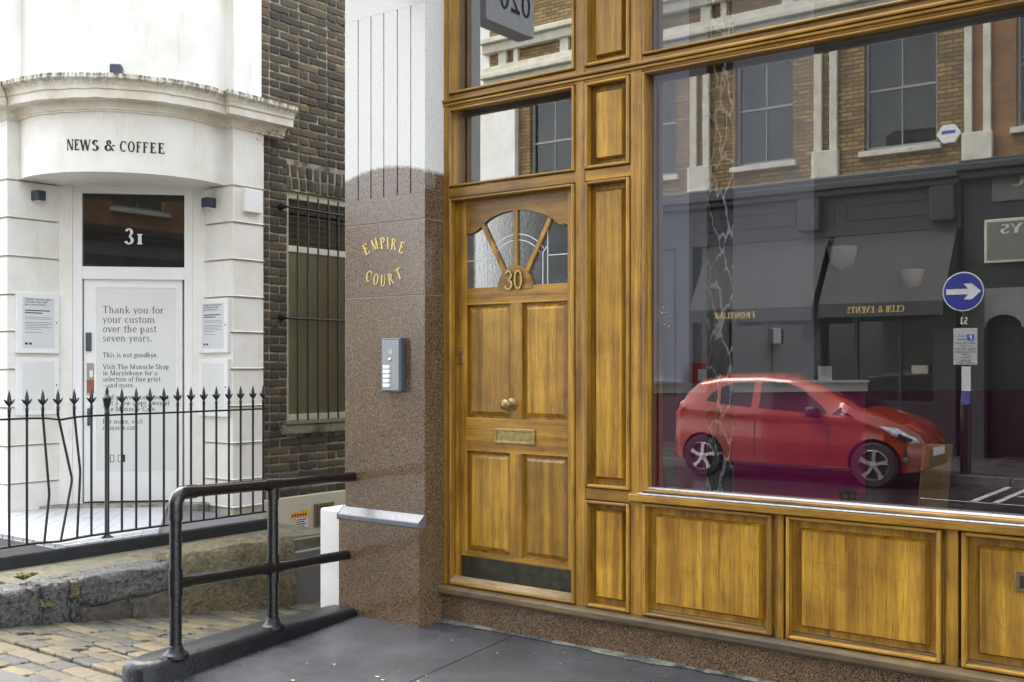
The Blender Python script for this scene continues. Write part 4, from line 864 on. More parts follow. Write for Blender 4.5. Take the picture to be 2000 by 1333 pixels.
def case(f, ex, n_, px0, py0, px1, py1, label, text):
    a, c = f(px0, py1), f(px1, py0); ex, n_ = V(ex), V(n_); wd = (c-a).dot(ex); ht = c.z-a.z
    r_ = empty('display_case', a, label, 'notice board', 'white display cases beside the kiosk door')
    B().frame(a+n_*.0005, ex*wd, n_*.035, V((0, 0, ht))).build('case_frame', WHITE, r_, bevel=.004)
    m_ = wd*.17; w2 = wd-2*m_*.75; h2 = ht-.16*ht
    B().frame(a+ex*m_*.75+V((0, 0, ht*.08))+n_*.0352, ex*w2, n_*.001, V((0, 0, h2))).build('sheet', PAPER if text else POSTER, r_)
    B().frame(a+ex*(wd-m_*.5)+V((0, 0, ht*.5))+n_*.035, ex*.008, n_*.006, V((0, 0, .012))).build('lock', GUN, r_)
    if text:
        b = B(); o = a+ex*(m_*.75+w2*.08)+V((0, 0, ht*.92))+n_*.0363
        for k, s_ in enumerate(('Thank you for your', 'custom over the', 'past seven years.')): put_text(b, s_, o-V((0, 0, ht*(.045+.043*k))), ex, (0, 0, 1), n_, ht*.032, w2*(.82, .70, .66)[k], T=.2, t=.11)
        for k, wv in enumerate((.78, .55)): b.frame(o-V((0, 0, ht*(.225+.04*k))), ex*w2*wv, n_*.0004, V((0, 0, ht*.018)))
        for k, wv in enumerate((.8, .84, .0, .82, .84, .72, .84, .5, 0, .55)):
            if wv: b.frame(o-V((0, 0, ht*(.33+.028*k))), ex*w2*wv, n_*.0003, V((0, 0, ht*.006)))
        b.build('print', GREYINK, r_)
        for k in (0, 1): B().frame(o+ex*w2*.13*k-V((0, 0, ht*.78)), ex*w2*.09, n_*.0004, V((0, 0, ht*.035))).build('emblem', GREYINK, r_)
fL = lambda x, y: onX(x, y, PA.x); fR = lambda x, y: onY(x, y, CM.y)
case(fL, (0, 1, 0), (1, 0, 0), 28, 575, 112, 690, 'white wall case with printed grey notice left of the kiosk door', True)
case(fL, (0, 1, 0), (1, 0, 0), 28, 699, 112, 812, 'empty white wall case below the printed one left of the door', False)
case(fR, (1, 0, 0), (0, -1, 0), 394, 583, 451, 690, 'white wall case with printed grey notice right of the kiosk door', True)
case(fR, (1, 0, 0), (0, -1, 0), 394, 701, 451, 812, 'empty white wall case below the printed one right of the door', False)

# ---- terrace with pale boards, black plinth, kerb of old granite
TE = onX(528, 1000, XED).y
ter = struct('terrace', B().prism([(-12, CS.y-.6, -.7), (XED-.001, CS.y-.6, -.7), (XED-.001, TE, -.7), (XW+.02, TE, -.7), (-12, TE, -.7)], (0, 0, KZ-.03+.7)), GROUT)
for i in range(-14, 26):
    s_ = i*.098; p = PB+eC*s_; 
    def tt(q): return (XED-.012-q.x)/nC.x
    a, c = p-nC*.3, p+eC*.089-nC*.3
    ta, tc_ = tt(a), tt(c); ta = min(ta, (a.y-(CS.y-.6))/Q); tc_ = min(tc_, (c.y-(CS.y-.6))/Q)
    if min(ta, tc_) < .1: continue
    pts = [a, a+nC*ta, c+nC*tc_, c]
    if max(q.y for q in pts) > TE+.35: continue
    B().prism([(q.x, min(q.y, TE), KZ-.03) for q in pts], (0, 0, .03)).build('deck_board', TILE, ter, bevel=.003)
zq0 = onX(0, 1132, XED).z
b = B(); nseg = 24; ya, yb_ = CS.y-1.2, TE+.0
struct('plinth', B().box(XED-.03, XED, ya, yb_, zq0-.1, KZ-.012), TAR, bevel=.012)
KT = onX(0, 1158, MX0).z
struct('ledge', B().add([(XED-.01, ya, zq0+.005), (MX0-.18, ya, KT-.006), (MX0-.18, TE+.25, KT-.006), (XED-.01, TE+.25, zq0+.01)], [(0, 1, 2, 3)]).box(XED-.2, MX0-.1, ya, TE+.25, -.7, KT-.012), plain('mossy_ledge', (.13, .12, .085), .55, 0, .5, 20, .8, 60, dirt=((.10, .105, .03), 7, .5)))
gk = struct('granite_kerb', B().box(MX0-.3, MX0-.03, ya, TE+.2, -.7, KT-.09), GROUT)
def stone(px0, px1, z0, z1, mat, wd=.24, amp=.008, nm='kerbstone', dx=0):
    a, c = onX(px0, 1150, MX0).y, onX(px1, 1150, MX0).y
    me = rough_mesh(nm, wd, c-a, z1-z0, amp, 7, .10); o = link(nm, me, mat, gk); o.location = (MX0-wd/2+dx, (a+c)/2, (z0+z1)/2)
stone(-220, -2, KT-.24, KT, ROUGH); stone(-1, 79, KT-.24, KT-.004, ROUGH); stone(87, 137, KT-.26, KT, ROUGH); stone(139, 156, KT-.11, KT-.012, OCHRE, .2, .006); stone(141, 158, KT-.30, KT-.115, ROUGH, .2); stone(159, 342, KT-.175, KT, ROUGH)
stone(160, 260, KT-.36, KT-.18, plain('dark_under_course', (.07, .06, .05), .7, 0, .5, 30, .8, 50), .22, .008, dx=-.01); stone(262, 345, KT-.40, KT-.18, plain('dark_under_stone', (.08, .07, .055), .7, 0, .5, 30, .8, 50), .22, .008, dx=-.01)
stone(345, 582, -.62, KT+.055, OCHRE, .30, .012)
def weed(name, p, n, r, label):
    b = B(); rw = random.Random(int(p.y*100))
    for i in range(n):
        a = i*6.283/n+rw.uniform(-.3, .3); l = r*rw.uniform(.7, 1.2); d = V((math.cos(a), math.sin(a), 0)); q = V((-d.y, d.x, 0))*l*.2
        b.add([p, p+d*l*.5+q+V((0, 0, l*.5)), p+d*l+V((0, 0, l*.45)), p+d*l*.5-q+V((0, 0, l*.5))], [(0, 1, 2), (0, 2, 3)])
    tag(b.build(name, plain('weed_leaf', (.13, .12, .035), .6, 0, .3, 60), o=p), label, 'weed')
weed('weed', onX(46, 1134, MX0-.14), 9, .075, 'small yellow green weed growing on the granite kerb'); weed('weed', onX(93, 1190, MX0+.02), 7, .06, 'tiny weed rooted at the foot of the granite kerb')

# ---- iron railing with spear finials
RL = empty('railing', (XR, onX(209, 1060, XR).y, KZ), 'black iron railing with spear finials and three bent bars', 'railing')
zrb, zrt = onX(0, 1071, XR).z, onX(0, 820, XR).z
rb0 = CS.y-1.0; re0 = onX(518, 900, XR).y
FM = B(); FM.lathe((0, 0, 0), (0, 0, 1), [(.009, 0), (.009, .035), (.013, .04), (.009, .046), (.013, .053), (.008, .06), (.008, .072), (.014, .082), (.016, .10), (.011, .135), (.004, .165), (.0, .18)], 10)
for sgn in (-1, 1): FM.tube([(0, sgn*.006, .082), (0, sgn*.02, .098), (0, sgn*.032, .112), (0, sgn*.036, .104)], [.008, .009, .006, .001], 8)
me_f = bpy.data.meshes.new('finial'); me_f.from_pydata([tuple(v) for v in FM.v], [], FM.f); me_f.materials.append(IRON); me_f.shade_smooth()
bars = [(18, 20, None), (52.5, 53, None), (83.5, 86.5, (96, 964)), (113, 119, (140, 936)), (145, 150.5, (156.5, 922)), (178.5, 180, None)]+[(p, p, None) for p in (238, 266, 293, 320, 347, 373, 398, 422.5, 447, 470, 494, 514)]
sp_ = onX(52, 900, XR).y-onX(18, 900, XR).y
ybars = []
for pt_, pb_, kn_ in bars:
    yt, yb2 = onX(pt_, 810, XR).y, onX(pb_, 1060, XR).y
    pts = [(XR, yb2, zrb-.005)]
    if kn_: k = onX(*kn_, XR); pts += [(XR, k.y, k.z-.02), (XR, k.y, k.z+.01)]
    else: yb2 = yt; pts = [(XR, yt, zrb-.005)]
    pts += [(XR, yt, zrt+.02)]
    br_ = B().tube(pts, .0085, 10).build('bar', IRON, RL, smooth='auto')
    if kn_: br_['label'] = 'bar bent sideways below the top rail'
    f_ = link('finial', me_f, None, br_); f_.location = V((XR, yt, zrt+.012))-org(RL)
for i in range(1, 5):
    yt = onX(18, 900, XR).y-sp_*i; br_ = B().tube([(XR, yt, zrb), (XR, yt, zrt+.02)], .0085, 10).build('bar', IRON, RL, smooth='auto'); f_ = link('finial', me_f, None, br_); f_.location = V((XR, yt, zrt+.012))-org(RL)
def railbar(z, w_, h_, dip):
    ys_ = [rb0]+[onX(p, 900, XR).y for p in (60, 90, 116, 148, 170)]+[re0]; dz = [0, 0, -.004, -.018 if dip else -.01, -.004, 0, 0]
    b = B()
    for (a, c), (d0, d1) in zip(zip(ys_, ys_[1:]), zip(dz, dz[1:])):
        b.add([(XR-w_, a, z+d0-h_), (XR+w_, a, z+d0-h_), (XR+w_, a, z+d0+h_), (XR-w_, a, z+d0+h_), (XR-w_, c, z+d1-h_), (XR+w_, c, z+d1-h_), (XR+w_, c, z+d1+h_), (XR-w_, c, z+d1+h_)], [(0, 1, 5, 4), (1, 2, 6, 5), (2, 3, 7, 6), (3, 0, 4, 7), (0, 3, 2, 1), (4, 5, 6, 7)])
    return b
railbar(zrt, .016, .006, True).build('top_rail', IRON, RL); railbar(zrb, .016, .006, False).build('bottom_rail', IRON, RL)
yp = onX(209, 900, XR).y
pst = B().lathe((XR, yp, KZ-.01), (0, 0, 1), [(.05, 0), (.045, .012), (.022, .025), (.0165, .04), (.0165, zrt-KZ+.02), (.02, zrt-KZ+.024), (.016, zrt-KZ+.034), (.012, zrt-KZ+.05), (.02, zrt-KZ+.075), (.028, zrt-KZ+.11), (.03, zrt-KZ+.13), (.02, zrt-KZ+.142), (.01, zrt-KZ+.152), (.013, zrt-KZ+.175), (.006, zrt-KZ+.2), (.0, zrt-KZ+.21)], 18).build('stanchion', IRON, RL, smooth='auto')

# ================================================================== INSIDE THE SHOP
def atD(px, d, z=0): p = CAM+FW*d+RT*((px-1000)/FPX*d); return V((p.x, p.y, z))
wa = atD(1262, 5.5); wb = atD(1776, 6.06); dw = (wb-wa).normalized(); nw = V((dw.y, -dw.x, 0)); we = wa+dw*3.3
def onW(px, py, off=0): return hit(px, py, wa+nw*off, nw)
zdr = onW(1300, 768).z; zdt = onW(1300, 745).z
RM = empty('shop_room', (we.x, we.y, .15), 'empty shop room with pale wall and purple dado behind the window', 'room')
def wallp(name, a, c, z0, z1, th, mat, out=0): n_ = V(((c-a).y, -(c-a).x, 0)).normalized(); return B().frame(V((a.x, a.y, z0))+n_*out, c-a, -n_*th, V((0, 0, z1-z0))).build(name, mat, RM)
def wpt(px): p = onW(px, 700); return V((p.x, p.y, 0))
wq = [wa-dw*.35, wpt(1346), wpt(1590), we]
for a, c, m_ in ((wq[0], wq[1], PALEWALL), (wq[1], wq[2], plain('pale_wall_half_shade', (.27, .285, .31), .7, 0, .06)), (wq[2], wq[3], plain('pale_wall_deep_shade', (.06, .062, .056), .7, 0, .1))): wallp('upper_wall', a, c-dw*.0005, zdr, 3.98, .1, m_)  # one wall; light fading to the right is painted as darker tones
wallp('dado', wq[0], wpt(1690), .15, zdr-.001, .1, PURPLE); wallp('dado', wpt(1690)+dw*.001, we, .15, zdr-.001, .1, plain('shaded_dado', (.06, .012, .03), .5))  # right end of the dado coloured darker to stand for shade
wallp('dado_rail', wa-dw*.35, wpt(1690), zdr, zdt, .02, WHITE, .0205)
B().frame(V((wa.x, wa.y, zdt-.012))-dw*.35+nw*.0205, wpt(1690)-wa+dw*.35, nw*.014, V((0, 0, .012))).build('rail_nosing', WHITE, RM)
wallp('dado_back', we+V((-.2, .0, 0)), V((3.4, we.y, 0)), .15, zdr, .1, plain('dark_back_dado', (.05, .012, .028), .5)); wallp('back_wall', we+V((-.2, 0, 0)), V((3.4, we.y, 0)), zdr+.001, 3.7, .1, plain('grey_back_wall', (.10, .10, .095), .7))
bx('side_wall', 3.4, 3.5, .12, we.y+.1, .15, 3.7, DARK, RM)
bx('shop_ceiling', RLX1+.3, 3.4, .115, we.y+.2, 3.7, 3.8, plain('shop_ceiling_paint', (.45, .45, .45), .8), RM)
bx('shop_floor', -2.9, 3.4, .13, we.y+.2, .05, .15, plain('shop_floor_boards', (.07, .04, .03), .5), RM)
bx('window_bed', xF, 1.5, .115, .34, .15, .62, plain('dark_window_bed', (.06, .02, .035), .6), RM)
# marbled column just behind the glass
mc = atD(1406, 5.12)
tag(B().tube([(mc.x, mc.y, .15), (mc.x, mc.y, 3.7)], .064, 28).build('marble_column', MARBLE, o=(mc.x, mc.y, .15), smooth='auto'), 'slim round column of black marble with white veins inside the window', 'column')
def wallbox(name, px0, py0, px1, py1, d, mat, label, cat, **k):
    a, c = onW(px0, py1), onW(px1, py0); return tag(B().frame(a+nw*.0005, dw*(c-a).dot(dw), nw*d, V((0, 0, c.z-a.z))).build(name, mat, o=a, bevel=.004), label, cat)
q = onW(1341, 747); cp = empty('fire_call_point', q, 'red fire alarm call point on the pale wall above the dado', 'alarm')
a, c = onW(1341, 748), onW(1374, 708); B().frame(a+nw*.021, dw*(c-a).dot(dw), nw*.05, V((0, 0, c.z-a.z))).build('box', RED, cp, bevel=.004); B().frame(a+nw*.0715+dw*.025+V((0, 0, .01)), dw*.05, nw*.002, V((0, 0, .06))).build('glass_label', PAPER, cp)
a, c = onW(1501, 672), onW(1529, 643); dp = empty('sensor_box', a, 'small white box with dark side mounted on the shop wall', 'wall box'); B().frame(a+nw*.0005, dw*.05, nw*.045, V((0, 0, c.z-a.z))).build('box', WHITE, dp, bevel=.004); B().frame(a+nw*.0005+dw*.051, dw*.022, nw*.035, V((0, 0, c.z-a.z))).build('dark_side', DARK, dp, bevel=.003)
def sconce(px, py, w_, label):
    p = onW(px, py); s = (p-CAM).dot(FW)/FPX; r_ = w_*s/2; o = empty('wall_uplighter', p, label, 'lamp', 'bowl uplighters on the shop wall')
    B().lathe(p+nw*(r_*.9)+V((0, 0, -.75*r_)), (0, 0, 1), [(.0, 0), (.45*r_, .02*r_), (.75*r_, .35*r_), (.95*r_, 1.0*r_), (r_, 1.45*r_), (.93*r_, 1.45*r_), (.7*r_, .5*r_), (0, .4*r_)], 24).build('bowl', plain('plaster_bowl', (.6, .58, .54), .6), o, smooth='auto')
    B().tube([p, p+nw*r_*.9+V((0, 0, -.7*r_))], r_*.25, 12).build('bracket', plain('plaster_bracket', (.5, .48, .45), .6), o)
sconce(1629, 505, 56, 'plaster bowl wall light nearer the marble column'); sconce(1767, 545, 46, 'plaster bowl wall light nearer the round blue sign')
wallbox('wall_notice', 1597, 746, 1624, 716, .004, PAPER, 'white sheet of paper pinned on the shop wall above the dado', 'notice')
sk = onW(1640, 978); so = empty('power_socket', sk, 'dark double power socket low on the purple dado', 'socket'); a, c = onW(1641, 979), onW(1671, 957); B().frame(a+nw*.001, dw*(c-a).dot(dw), nw*.01, V((0, 0, c.z-a.z))).build('plate', plain('dark_brass_plate', (.10, .085, .05), .35, .6), so, bevel=.002)
for k in (0, 1): B().frame(a+nw*.0112+dw*(.018+.04*k)+V((0, 0, .012)), dw*.016, nw*.008, V((0, 0, .03))).build('switch', STEEL, so, bevel=.002)
# boards leaning inside the window
p0, p1_ = atD(1312, 5.16, .62), atD(1291, 5.3, 0); p1_.z = onW(1291, 868).z
tag(B().frame(p0, V((.045, .02, 0)), V((-.008, .012, 0)), p1_-p0).build('leaning_batten', plain('grey_green_batten', (.20, .20, .13), .6), o=p0), 'narrow grey green timber batten leaning inside the window corner', 'batten')
p0 = atD(1788, 4.35, 0); zb_ = hit(1790, 1000, p0, FW).z; zt_ = hit(1800, 870, p0, FW).z
tag(B().frame(V((p0.x, p0.y, .62)), RT*.118, FW*.012, V((.02, .05, zt_-.62))).build('leaning_board', plain('raw_brown_board', (.24, .15, .06), .6, 0, .2, 12), o=(p0.x, p0.y, .62)), 'pale brown offcut board standing on the window bed', 'board')
b = B(); cc_ = onY(1297, 622, GY-.001)  # ring of small white dots on the pane
for rr, nn_ in ((.026, 7), (.046, 10)):
    for k in range(nn_):
        a = 2*math.pi*k/nn_+rr*9
        if math.sin(a) < -.2 and math.cos(a) < .2 and rr > .04: continue
        x, z = cc_.x+rr*math.cos(a)*.8, cc_.z+rr*math.sin(a)*1.1; d = .0016+.0012*((k*7) % 3)/2
        b.add([(x-d, GY-.001, z), (x, GY-.001, z-d*1.5), (x+d, GY-.001, z), (x, GY-.001, z+d*1.5)], [(0, 1, 2, 3)])
b.build('white_dot_ring', WHITEINK, SF)
# agent's board projecting above the shop door, seen only in the panes
AB = empty('agent_board', (-3.77, -.17, 3.3), 'grey agents board with telephone number projecting above the granite pillar', 'sign board')
bx('board', -3.84, -3.72, -.66, -.2, 3.3, 4.2, plain('grey_board', (.55, .56, .57), .5), AB, .004)
bx('bracket', -3.80, -3.76, -.199, -.151, 3.6, 3.66, IRON, AB)
b = B(); put_text(b, '020', (-3.72, -.62, 3.40), (0, 1, 0), (0, 0, 1), (1, 0, 0), .14, .30, False, .002, 0, T=.16, t=.12, sw=0); b.build('telephone_number', INK, AB)

# ================================================================== OPPOSITE SIDE OF THE STREET (seen reflected in the glass)
YO = -14.2
opv = struct('far_pavement', B().box(-40, 40, YO-1, -11.05, -.6, ZRD+.115), wet_ground('wet_flagstones', (.05, .05, .048), .12, .5, .3))
for i in range(56): bx('kerbstone', -24+i*.9+.004, -24+(i+1)*.9-.004, -11.05, -10.9, -.5, ZRD+.12, ROUGH, opv, .012)
# parking bay lines
WL = plain('white_road_paint', (.40, .40, .38), .5, 0, .25, 20, dirt=((.05, .05, .05), 14, .5))
def line(name, x0, x1, y0, y1): struct(name, B().quad((x0, y0, ZRD+.004), (x1, y0, ZRD+.004), (x1, y1, ZRD+.004), (x0, y1, ZRD+.004)), WL)
line('bay_line', -3.9, -2.2, -8.98, -8.92)
line('bay_line', -3.35, -3.27, -10.9, -8.9); line('bay_line', -3.1, -3.02, -10.9, -8.9); line('edge_line', -3, 8, -9.9, -9.8)
def mx_(px): return mir(px, 500, YO).x
def mz_(px, py, y=YO): return mir(px, py, y).z
xcor = mx_(957); xr2 = mx_(1880)
OB = empty('terrace_building', ((xcor+xr2)/2, YO-2, 0), 'yellow brick terrace with white stone strips over a charcoal shopfront across the street', 'building')
zcor = mz_(1550, 345)-.47; zcot = zcor+.35; zw0, zw1 = mz_(1490, 322), 7.45
wins = [(mx_(1205), mx_(1320)), (mx_(1436), mx_(1549)), (mx_(1688), mx_(1830))]
wv = wins[1][1]-wins[1][0]; wins = [(wins[0][1]-wv, wins[0][1])]+wins[1:]; pitch = wins[1][0]-wins[0][0]
wins = [(wins[0][0]-pitch*k, wins[0][1]-pitch*k) for k in (2, 1)]+wins
wins = [w_ for w_ in wins if w_[0] > xcor+.9]
b = B(); edges = [xcor+.001]+[q for w_ in wins for q in w_]+[xr2]
for i in range(0, len(edges), 2): b.box(edges[i], edges[i+1], YO-.35, YO, zcor, 12.6)
for w_ in wins: b.box(w_[0], w_[1], YO-.35, YO, zcor, zw0); b.box(w_[0], w_[1], YO-.35, YO, zw1, 9.6); b.box(w_[0], w_[1], YO-.35, YO, 11.7, 12.6)
b.build('brick_wall', OPPBRICK, OB)
bx('rear_mass', xcor, xr2, YO-9, YO-.6, ZRD, 12.4, DARK, OB); bx('flank_wall', xcor-.3, xcor, YO-9, YO+.02, ZRD, 12.6, STUCCO, OB)
bx('corner_pier', xcor-.05, mx_(1013), YO+.001, YO+.14, ZRD, 7.55, STUCCO, OB, .01)
for z, h, d in ((7.55, .16, .12), (7.71, .12, .24), (7.83, .14, .18), (8.28, .2, .16), (8.48, .12, .26)): bx('string_course', xcor-.06-d*.3, xr2, YO+.001, YO+d, z, z+h-.002, STONE, OB, .015)
k = xcor+.3
while k < xr2-.3:
    bx('frieze_block', k, k+.22, YO+.001, YO+.09, 7.972, 8.278, STONE, OB, .008); bx('frieze_block', k+.42, k+.54, YO+.001, YO+.09, 7.972, 8.278, STONE, OB, .008); k += 1.65
bx('parapet_cornice', xcor-.3, xr2, YO+.001, YO+.4, 12.2, 12.6, STONE, OB, .03)
for (pa, pb_, pc, pd) in ((1350, 1363, 1375, 1388), (1592, 1607, 1622, 1637), (1885, 1900, 1922, 1937), (1130, 1142, 1154, 1166)):
    for u0, u1 in ((pa, pb_), (pc, pd)): bx('stone_strip', mx_(u0), mx_(u1), YO+.001, YO+.07, zw0+.1, 7.55, STONE, OB, .01)
    bx('strip_base', mx_(pa)-.03, mx_(pd)+.03, YO+.001, YO+.12, zcot-.05, zw0+.098, STONE, OB, .015)
SASHM = plain('grey_white_sash', (.33, .33, .31), .5); FARGLASS = glass('far_glass', (.6, .62, .6), 1.7); DIM = plain('dim_room', (.09, .09, .08), .8)
def sash(x0, x1, z0, z1, white=True, parent=OB, yb=YO-.14):
    fm = SASHM
    b = B(); t_ = .045
    for a, c, e, f in ((x0, x0+t_, z0, z1), (x1-t_, x1, z0, z1), (x0+t_, x1-t_, z0, z0+.08), (x0+t_, x1-t_, z1-t_, z1)): b.box(a+.001, c-.001, yb-.05, yb+.03, e+.001, f-.001)
    zm = (z0+z1)/2-.1; b.box(x0+t_, x1-t_, yb-.04, yb+.02, zm-.02, zm+.02); xm_ = (x0+x1)/2
    b.box(xm_-.009, xm_+.009, yb-.035, yb+.012, z0+.08, zm-.03); b.box(xm_-.012, xm_+.012, yb-.035, yb+.0, zm+.03, z1-t_)
    wn = b.build('window', fm, parent); B().quad((x1, yb-.01, z0), (x0, yb-.01, z0), (x0, yb-.01, z1), (x1, yb-.01, z1)).build('pane', FARGLASS, wn)
    B().quad((x1, yb-.05, z1-.42), (x0, yb-.05, z1-.42), (x0, yb-.05, z1), (x1, yb-.05, z1)).build('blind', WHITE, wn)
    bx('room_back', x0-.1, x1+.1, yb-.40, yb-.38, z0-.1, z1+.1, DIM, wn); bx('sill', x0-.08, x1+.08, YO-.13, YO+.1, z0-.1, z0-.002, STONE, wn, .01); return wn
for i, w_ in enumerate(wins): sash(*w_, zw0, zw1); sash(*w_, 9.6, 11.7)
# shop below: cornice, fascia, pilasters, glazing
for z, h, d in ((zcor, .1, .30), (zcor+.1, .12, .42), (zcor+.22, .1, .36)): bx('shop_cornice', mx_(1018), xr2+.02, YO+.001, YO+d, z, z+h-.001, DARKGREY, OB, .015)
bx('lead_flashing', mx_(1018), xr2, YO+.001, YO+.30, zcor+.32, zcor+.345, plain('lead_grey', (.22, .22, .23), .5), OB)
zf0 = mz_(1550, 470); bx('fascia', mx_(1018), xr2, YO-.1, YO+.12, zf0, zcor-.001, DARKGREY, OB)
for u0, u1 in ((1275, 1345), (1360, 1560), (1600, 1635), (1655, 1850)):
    x0, x1 = mx_(u0), mx_(u1)
    for a, c, e, f in ((x0, x1, zf0+.25, zf0+.28), (x0, x1, zcor-.2, zcor-.17), (x0, x0+.03, zf0+.28, zcor-.2), (x1-.03, x1, zf0+.28, zcor-.2)): bx('fascia_moulding', a, c, YO+.121, YO+.14, e, f, DARK if False else DARKGREY, OB, .005)
pil = [mx_(p) for p in (1020, 1150, 1262, 1345, 1592, 1850)]
for x in pil: bx('pilaster', x-.18, x+.18, YO-.1, YO+.18, ZRD, zf0-.001, DARKGREY, OB, .01)
for i in range(2):
    x = mx_(1850 if i == 0 else 1592); bx('corbel', x-.2, x+.2, YO+.121, YO+.34, zf0+.1, zcor-.002, DARK, OB, .03)
for a, c in zip(pil, pil[1:]):
    bx('stall_riser', a+.18, c-.18, YO-.08, YO+.06, ZRD, .75, DARKGREY, OB); B().quad((c-.18, YO-.02, .75), (a+.18, YO-.02, .75), (a+.18, YO-.02, zf0), (c-.18, YO-.02, zf0)).build('shop_pane', plain('dark_shop_glass', (.03, .03, .03), .05), OB)
    for k in (.33, .66): x = a+(c-a)*k; bx('glazing_bar', x-.03, x+.03, YO-.019, YO+.03, .75, zf0, DARKGREY, OB)
bx('wall_plaque', mx_(1787), mx_(1818), YO+.10, YO+.19, mz_(1800, 730), mz_(1800, 714), plain('brass_plaque', (.5, .46, .34), .4, .4), OB)
def awning(px0, px1, yt, yb, label, words, wpx0, wpx1):
    yf = YO+1.0; x0, x1 = mir(px0, yb, yf).x, mir(px1, yb, yf).x; z1_, z0_ = zf0-.02, mir((px0+px1)/2, yb, yf).z
    r_ = empty('awning', ((x0+x1)/2, YO+.2, z0_), label, 'awning', 'grey awnings across the street')
    B().add([(x0, YO+.2, z1_), (x1, YO+.2, z1_), (x1, yf, z0_), (x0, yf, z0_), (x0, YO+.2, z1_-.02), (x1, YO+.2, z1_-.02), (x1, yf, z0_-.02), (x0, yf, z0_-.02)], [(0, 3, 2, 1), (4, 5, 6, 7), (0, 1, 5, 4), (1, 2, 6, 5), (2, 3, 7, 6), (3, 0, 4, 7)]).build('canopy', CANVAS, r_)
    bx('valance', x0, x1, yf, yf+.012, z0_-.22, z0_+.01, CANVAS, r_)
    for x in (x0+.02, x1-.02): B().tube([(x, YO+.2, z0_-.1), (x, yf-.02, z0_-.01)], .015, 8).build('arm', IRON, r_)
    a, c = mir(wpx0, 600, yf).x, mir(wpx1, 600, yf).x; b = B(); put_text(b, words, (c, yf+.012, z0_-.16), (-1, 0, 0), (0, 0, 1), (0, 1, 0), .11, c-a, False, .003, 0, T=.2, t=.1, sw=.05); b.build('lettering', GOLD, r_)
awning(1345, 1585, 455, 604, 'grey awning lettered in gold nearer the street corner', 'FRONTLINE', 1395, 1475)
awning(1598, 1842, 440, 592, 'grey awning lettered in gold beside the chiropractic shop', 'CLUB & EVENTS', 1655, 1767)
p = mir(1855, 263, YO+.0); AL = empty('bell_box', p, 'white hexagonal burglar alarm box on the brick wall across the street', 'alarm box')
hx = [(p.x+.17*math.cos(R(60*k)), YO+.001, p.z+.15*math.sin(R(60*k))) for k in range(6)]; B().prism(hx, (0, .08, 0)).build('box', WHITE, AL, bevel=.02); bx('blue_label', p.x-.11, p.x+.11, YO+.082, YO+.084, p.z-.0, p.z+.05, plain('blue_label', (.05, .10, .42), .5), AL)
# neighbouring shop with sign boards and arched doorway
NB = empty('chiropractic_shop', (xr2+4, YO-2, 0), 'brick building with dark shopfront and grey sign boards across the street', 'building')
nx1 = xr2+11
nw_ = [(mx_(1985)+k*2.6, mx_(1985)+1.5+k*2.6) for k in range(3)]; ed = [xr2+.002]+[q for w_ in nw_ for q in w_]+[nx1]; b = B()
for i in range(0, len(ed), 2): b.box(ed[i], ed[i+1], YO-.35, YO, zcor+.2, 12.2)
for w_ in nw_: b.box(w_[0], w_[1], YO-.35, YO, zcor+.2, zw0+.1); b.box(w_[0], w_[1], YO-.35, YO, 7.5, 9.6); b.box(w_[0], w_[1], YO-.35, YO, 11.6, 12.2)
b.build('brick_wall', bricks_far('orange_brick', (.36, .17, .06), (.26, .12, .045), (.24, .19, .12)), NB)
for w_ in nw_: sash(*w_, zw0+.1, 7.5, True, NB); sash(*w_, 9.6, 11.6, True, NB)
bx('rear_mass', xr2+.002, nx1, YO-9, YO-.6, ZRD, 12, DARK, NB)
for z, h, d in ((zcor+.05, .12, .34), (zcor+.17, .12, .46), (zcor+.29, .08, .3)): bx('shop_cornice', xr2+.03, nx1, YO+.001, YO+d, z, z+h-.001, DARK, NB, .015)
GB = plain('grey_green_board', (.15, .155, .135), .5)
zu_ = (mz_(1960, 395), mz_(1960, 316)); zl_ = (mz_(1960, 515), mz_(1960, 430))
bx('sign_board', mx_(1940), nx1, YO+.04, YO+.10, zu_[0], zu_[1], GB, NB, .01); bx('fascia_back', xr2+.03, nx1, YO-.1, YO+.039, zl_[0]-.4, zcor+.049, DARK, NB)
bx('sign_board', mx_(1928), nx1, YO+.12, YO+.2, zl_[0], zl_[1], plain('cream_trim', (.6, .57, .42), .5), NB, .01); bx('sign_panel', mx_(1934), nx1-.1, YO+.2, YO+.212, zl_[0]+.05, zl_[1]-.05, GB, NB)
def osign(words, px0, py, h, wid, y): 
    b = B(); p = mir(px0, py, y); put_text(b, words, (p.x+wid, y, p.z), (-1, 0, 0), (0, 0, 1), (0, 1, 0), h, wid, False, .004, 0, T=.2, t=.09, sw=.05); b.build('lettering', plain('cream_letters', (.62, .6, .48), .5), NB)
osign('CHIROPRACTIC', 1973, 365, .22, 2.6, YO+.10); osign('7 DAYS', 1953, 457, .15, 1.05, YO+.212)
bx('stone_pier', xr2+.05, mx_(1925), YO-.1, YO+.12, ZRD, zl_[0]-.4, plain('dark_blue_brick', (.05, .053, .056), .5, 0, .3, 3), NB)
xa0, xa1 = mx_(1927), mx_(1998); zsp = mz_(1960, 640); b = B(); ra = (xa1-xa0)/2; xm_ = (xa0+xa1)/2
pts = [(xa0-.05, zl_[0]-.402), (xa0-.05, zsp)]+[(xm_-ra*math.cos(R(180*k/16)), zsp+ra*math.sin(R(180*k/16))) for k in range(17)]+[(xa1+3.8, zsp), (xa1+3.8, zl_[0]-.402)]
pts = [(xa0-.05, zl_[0]-.402), (xa0-.05, zsp)]+[(xm_-ra*math.cos(R(180*k/16)), zsp+ra*.75*math.sin(R(180*k/16))) for k in range(17)]+[(xa1+.3, zsp), (xa1+.3, zl_[0]-.402)]
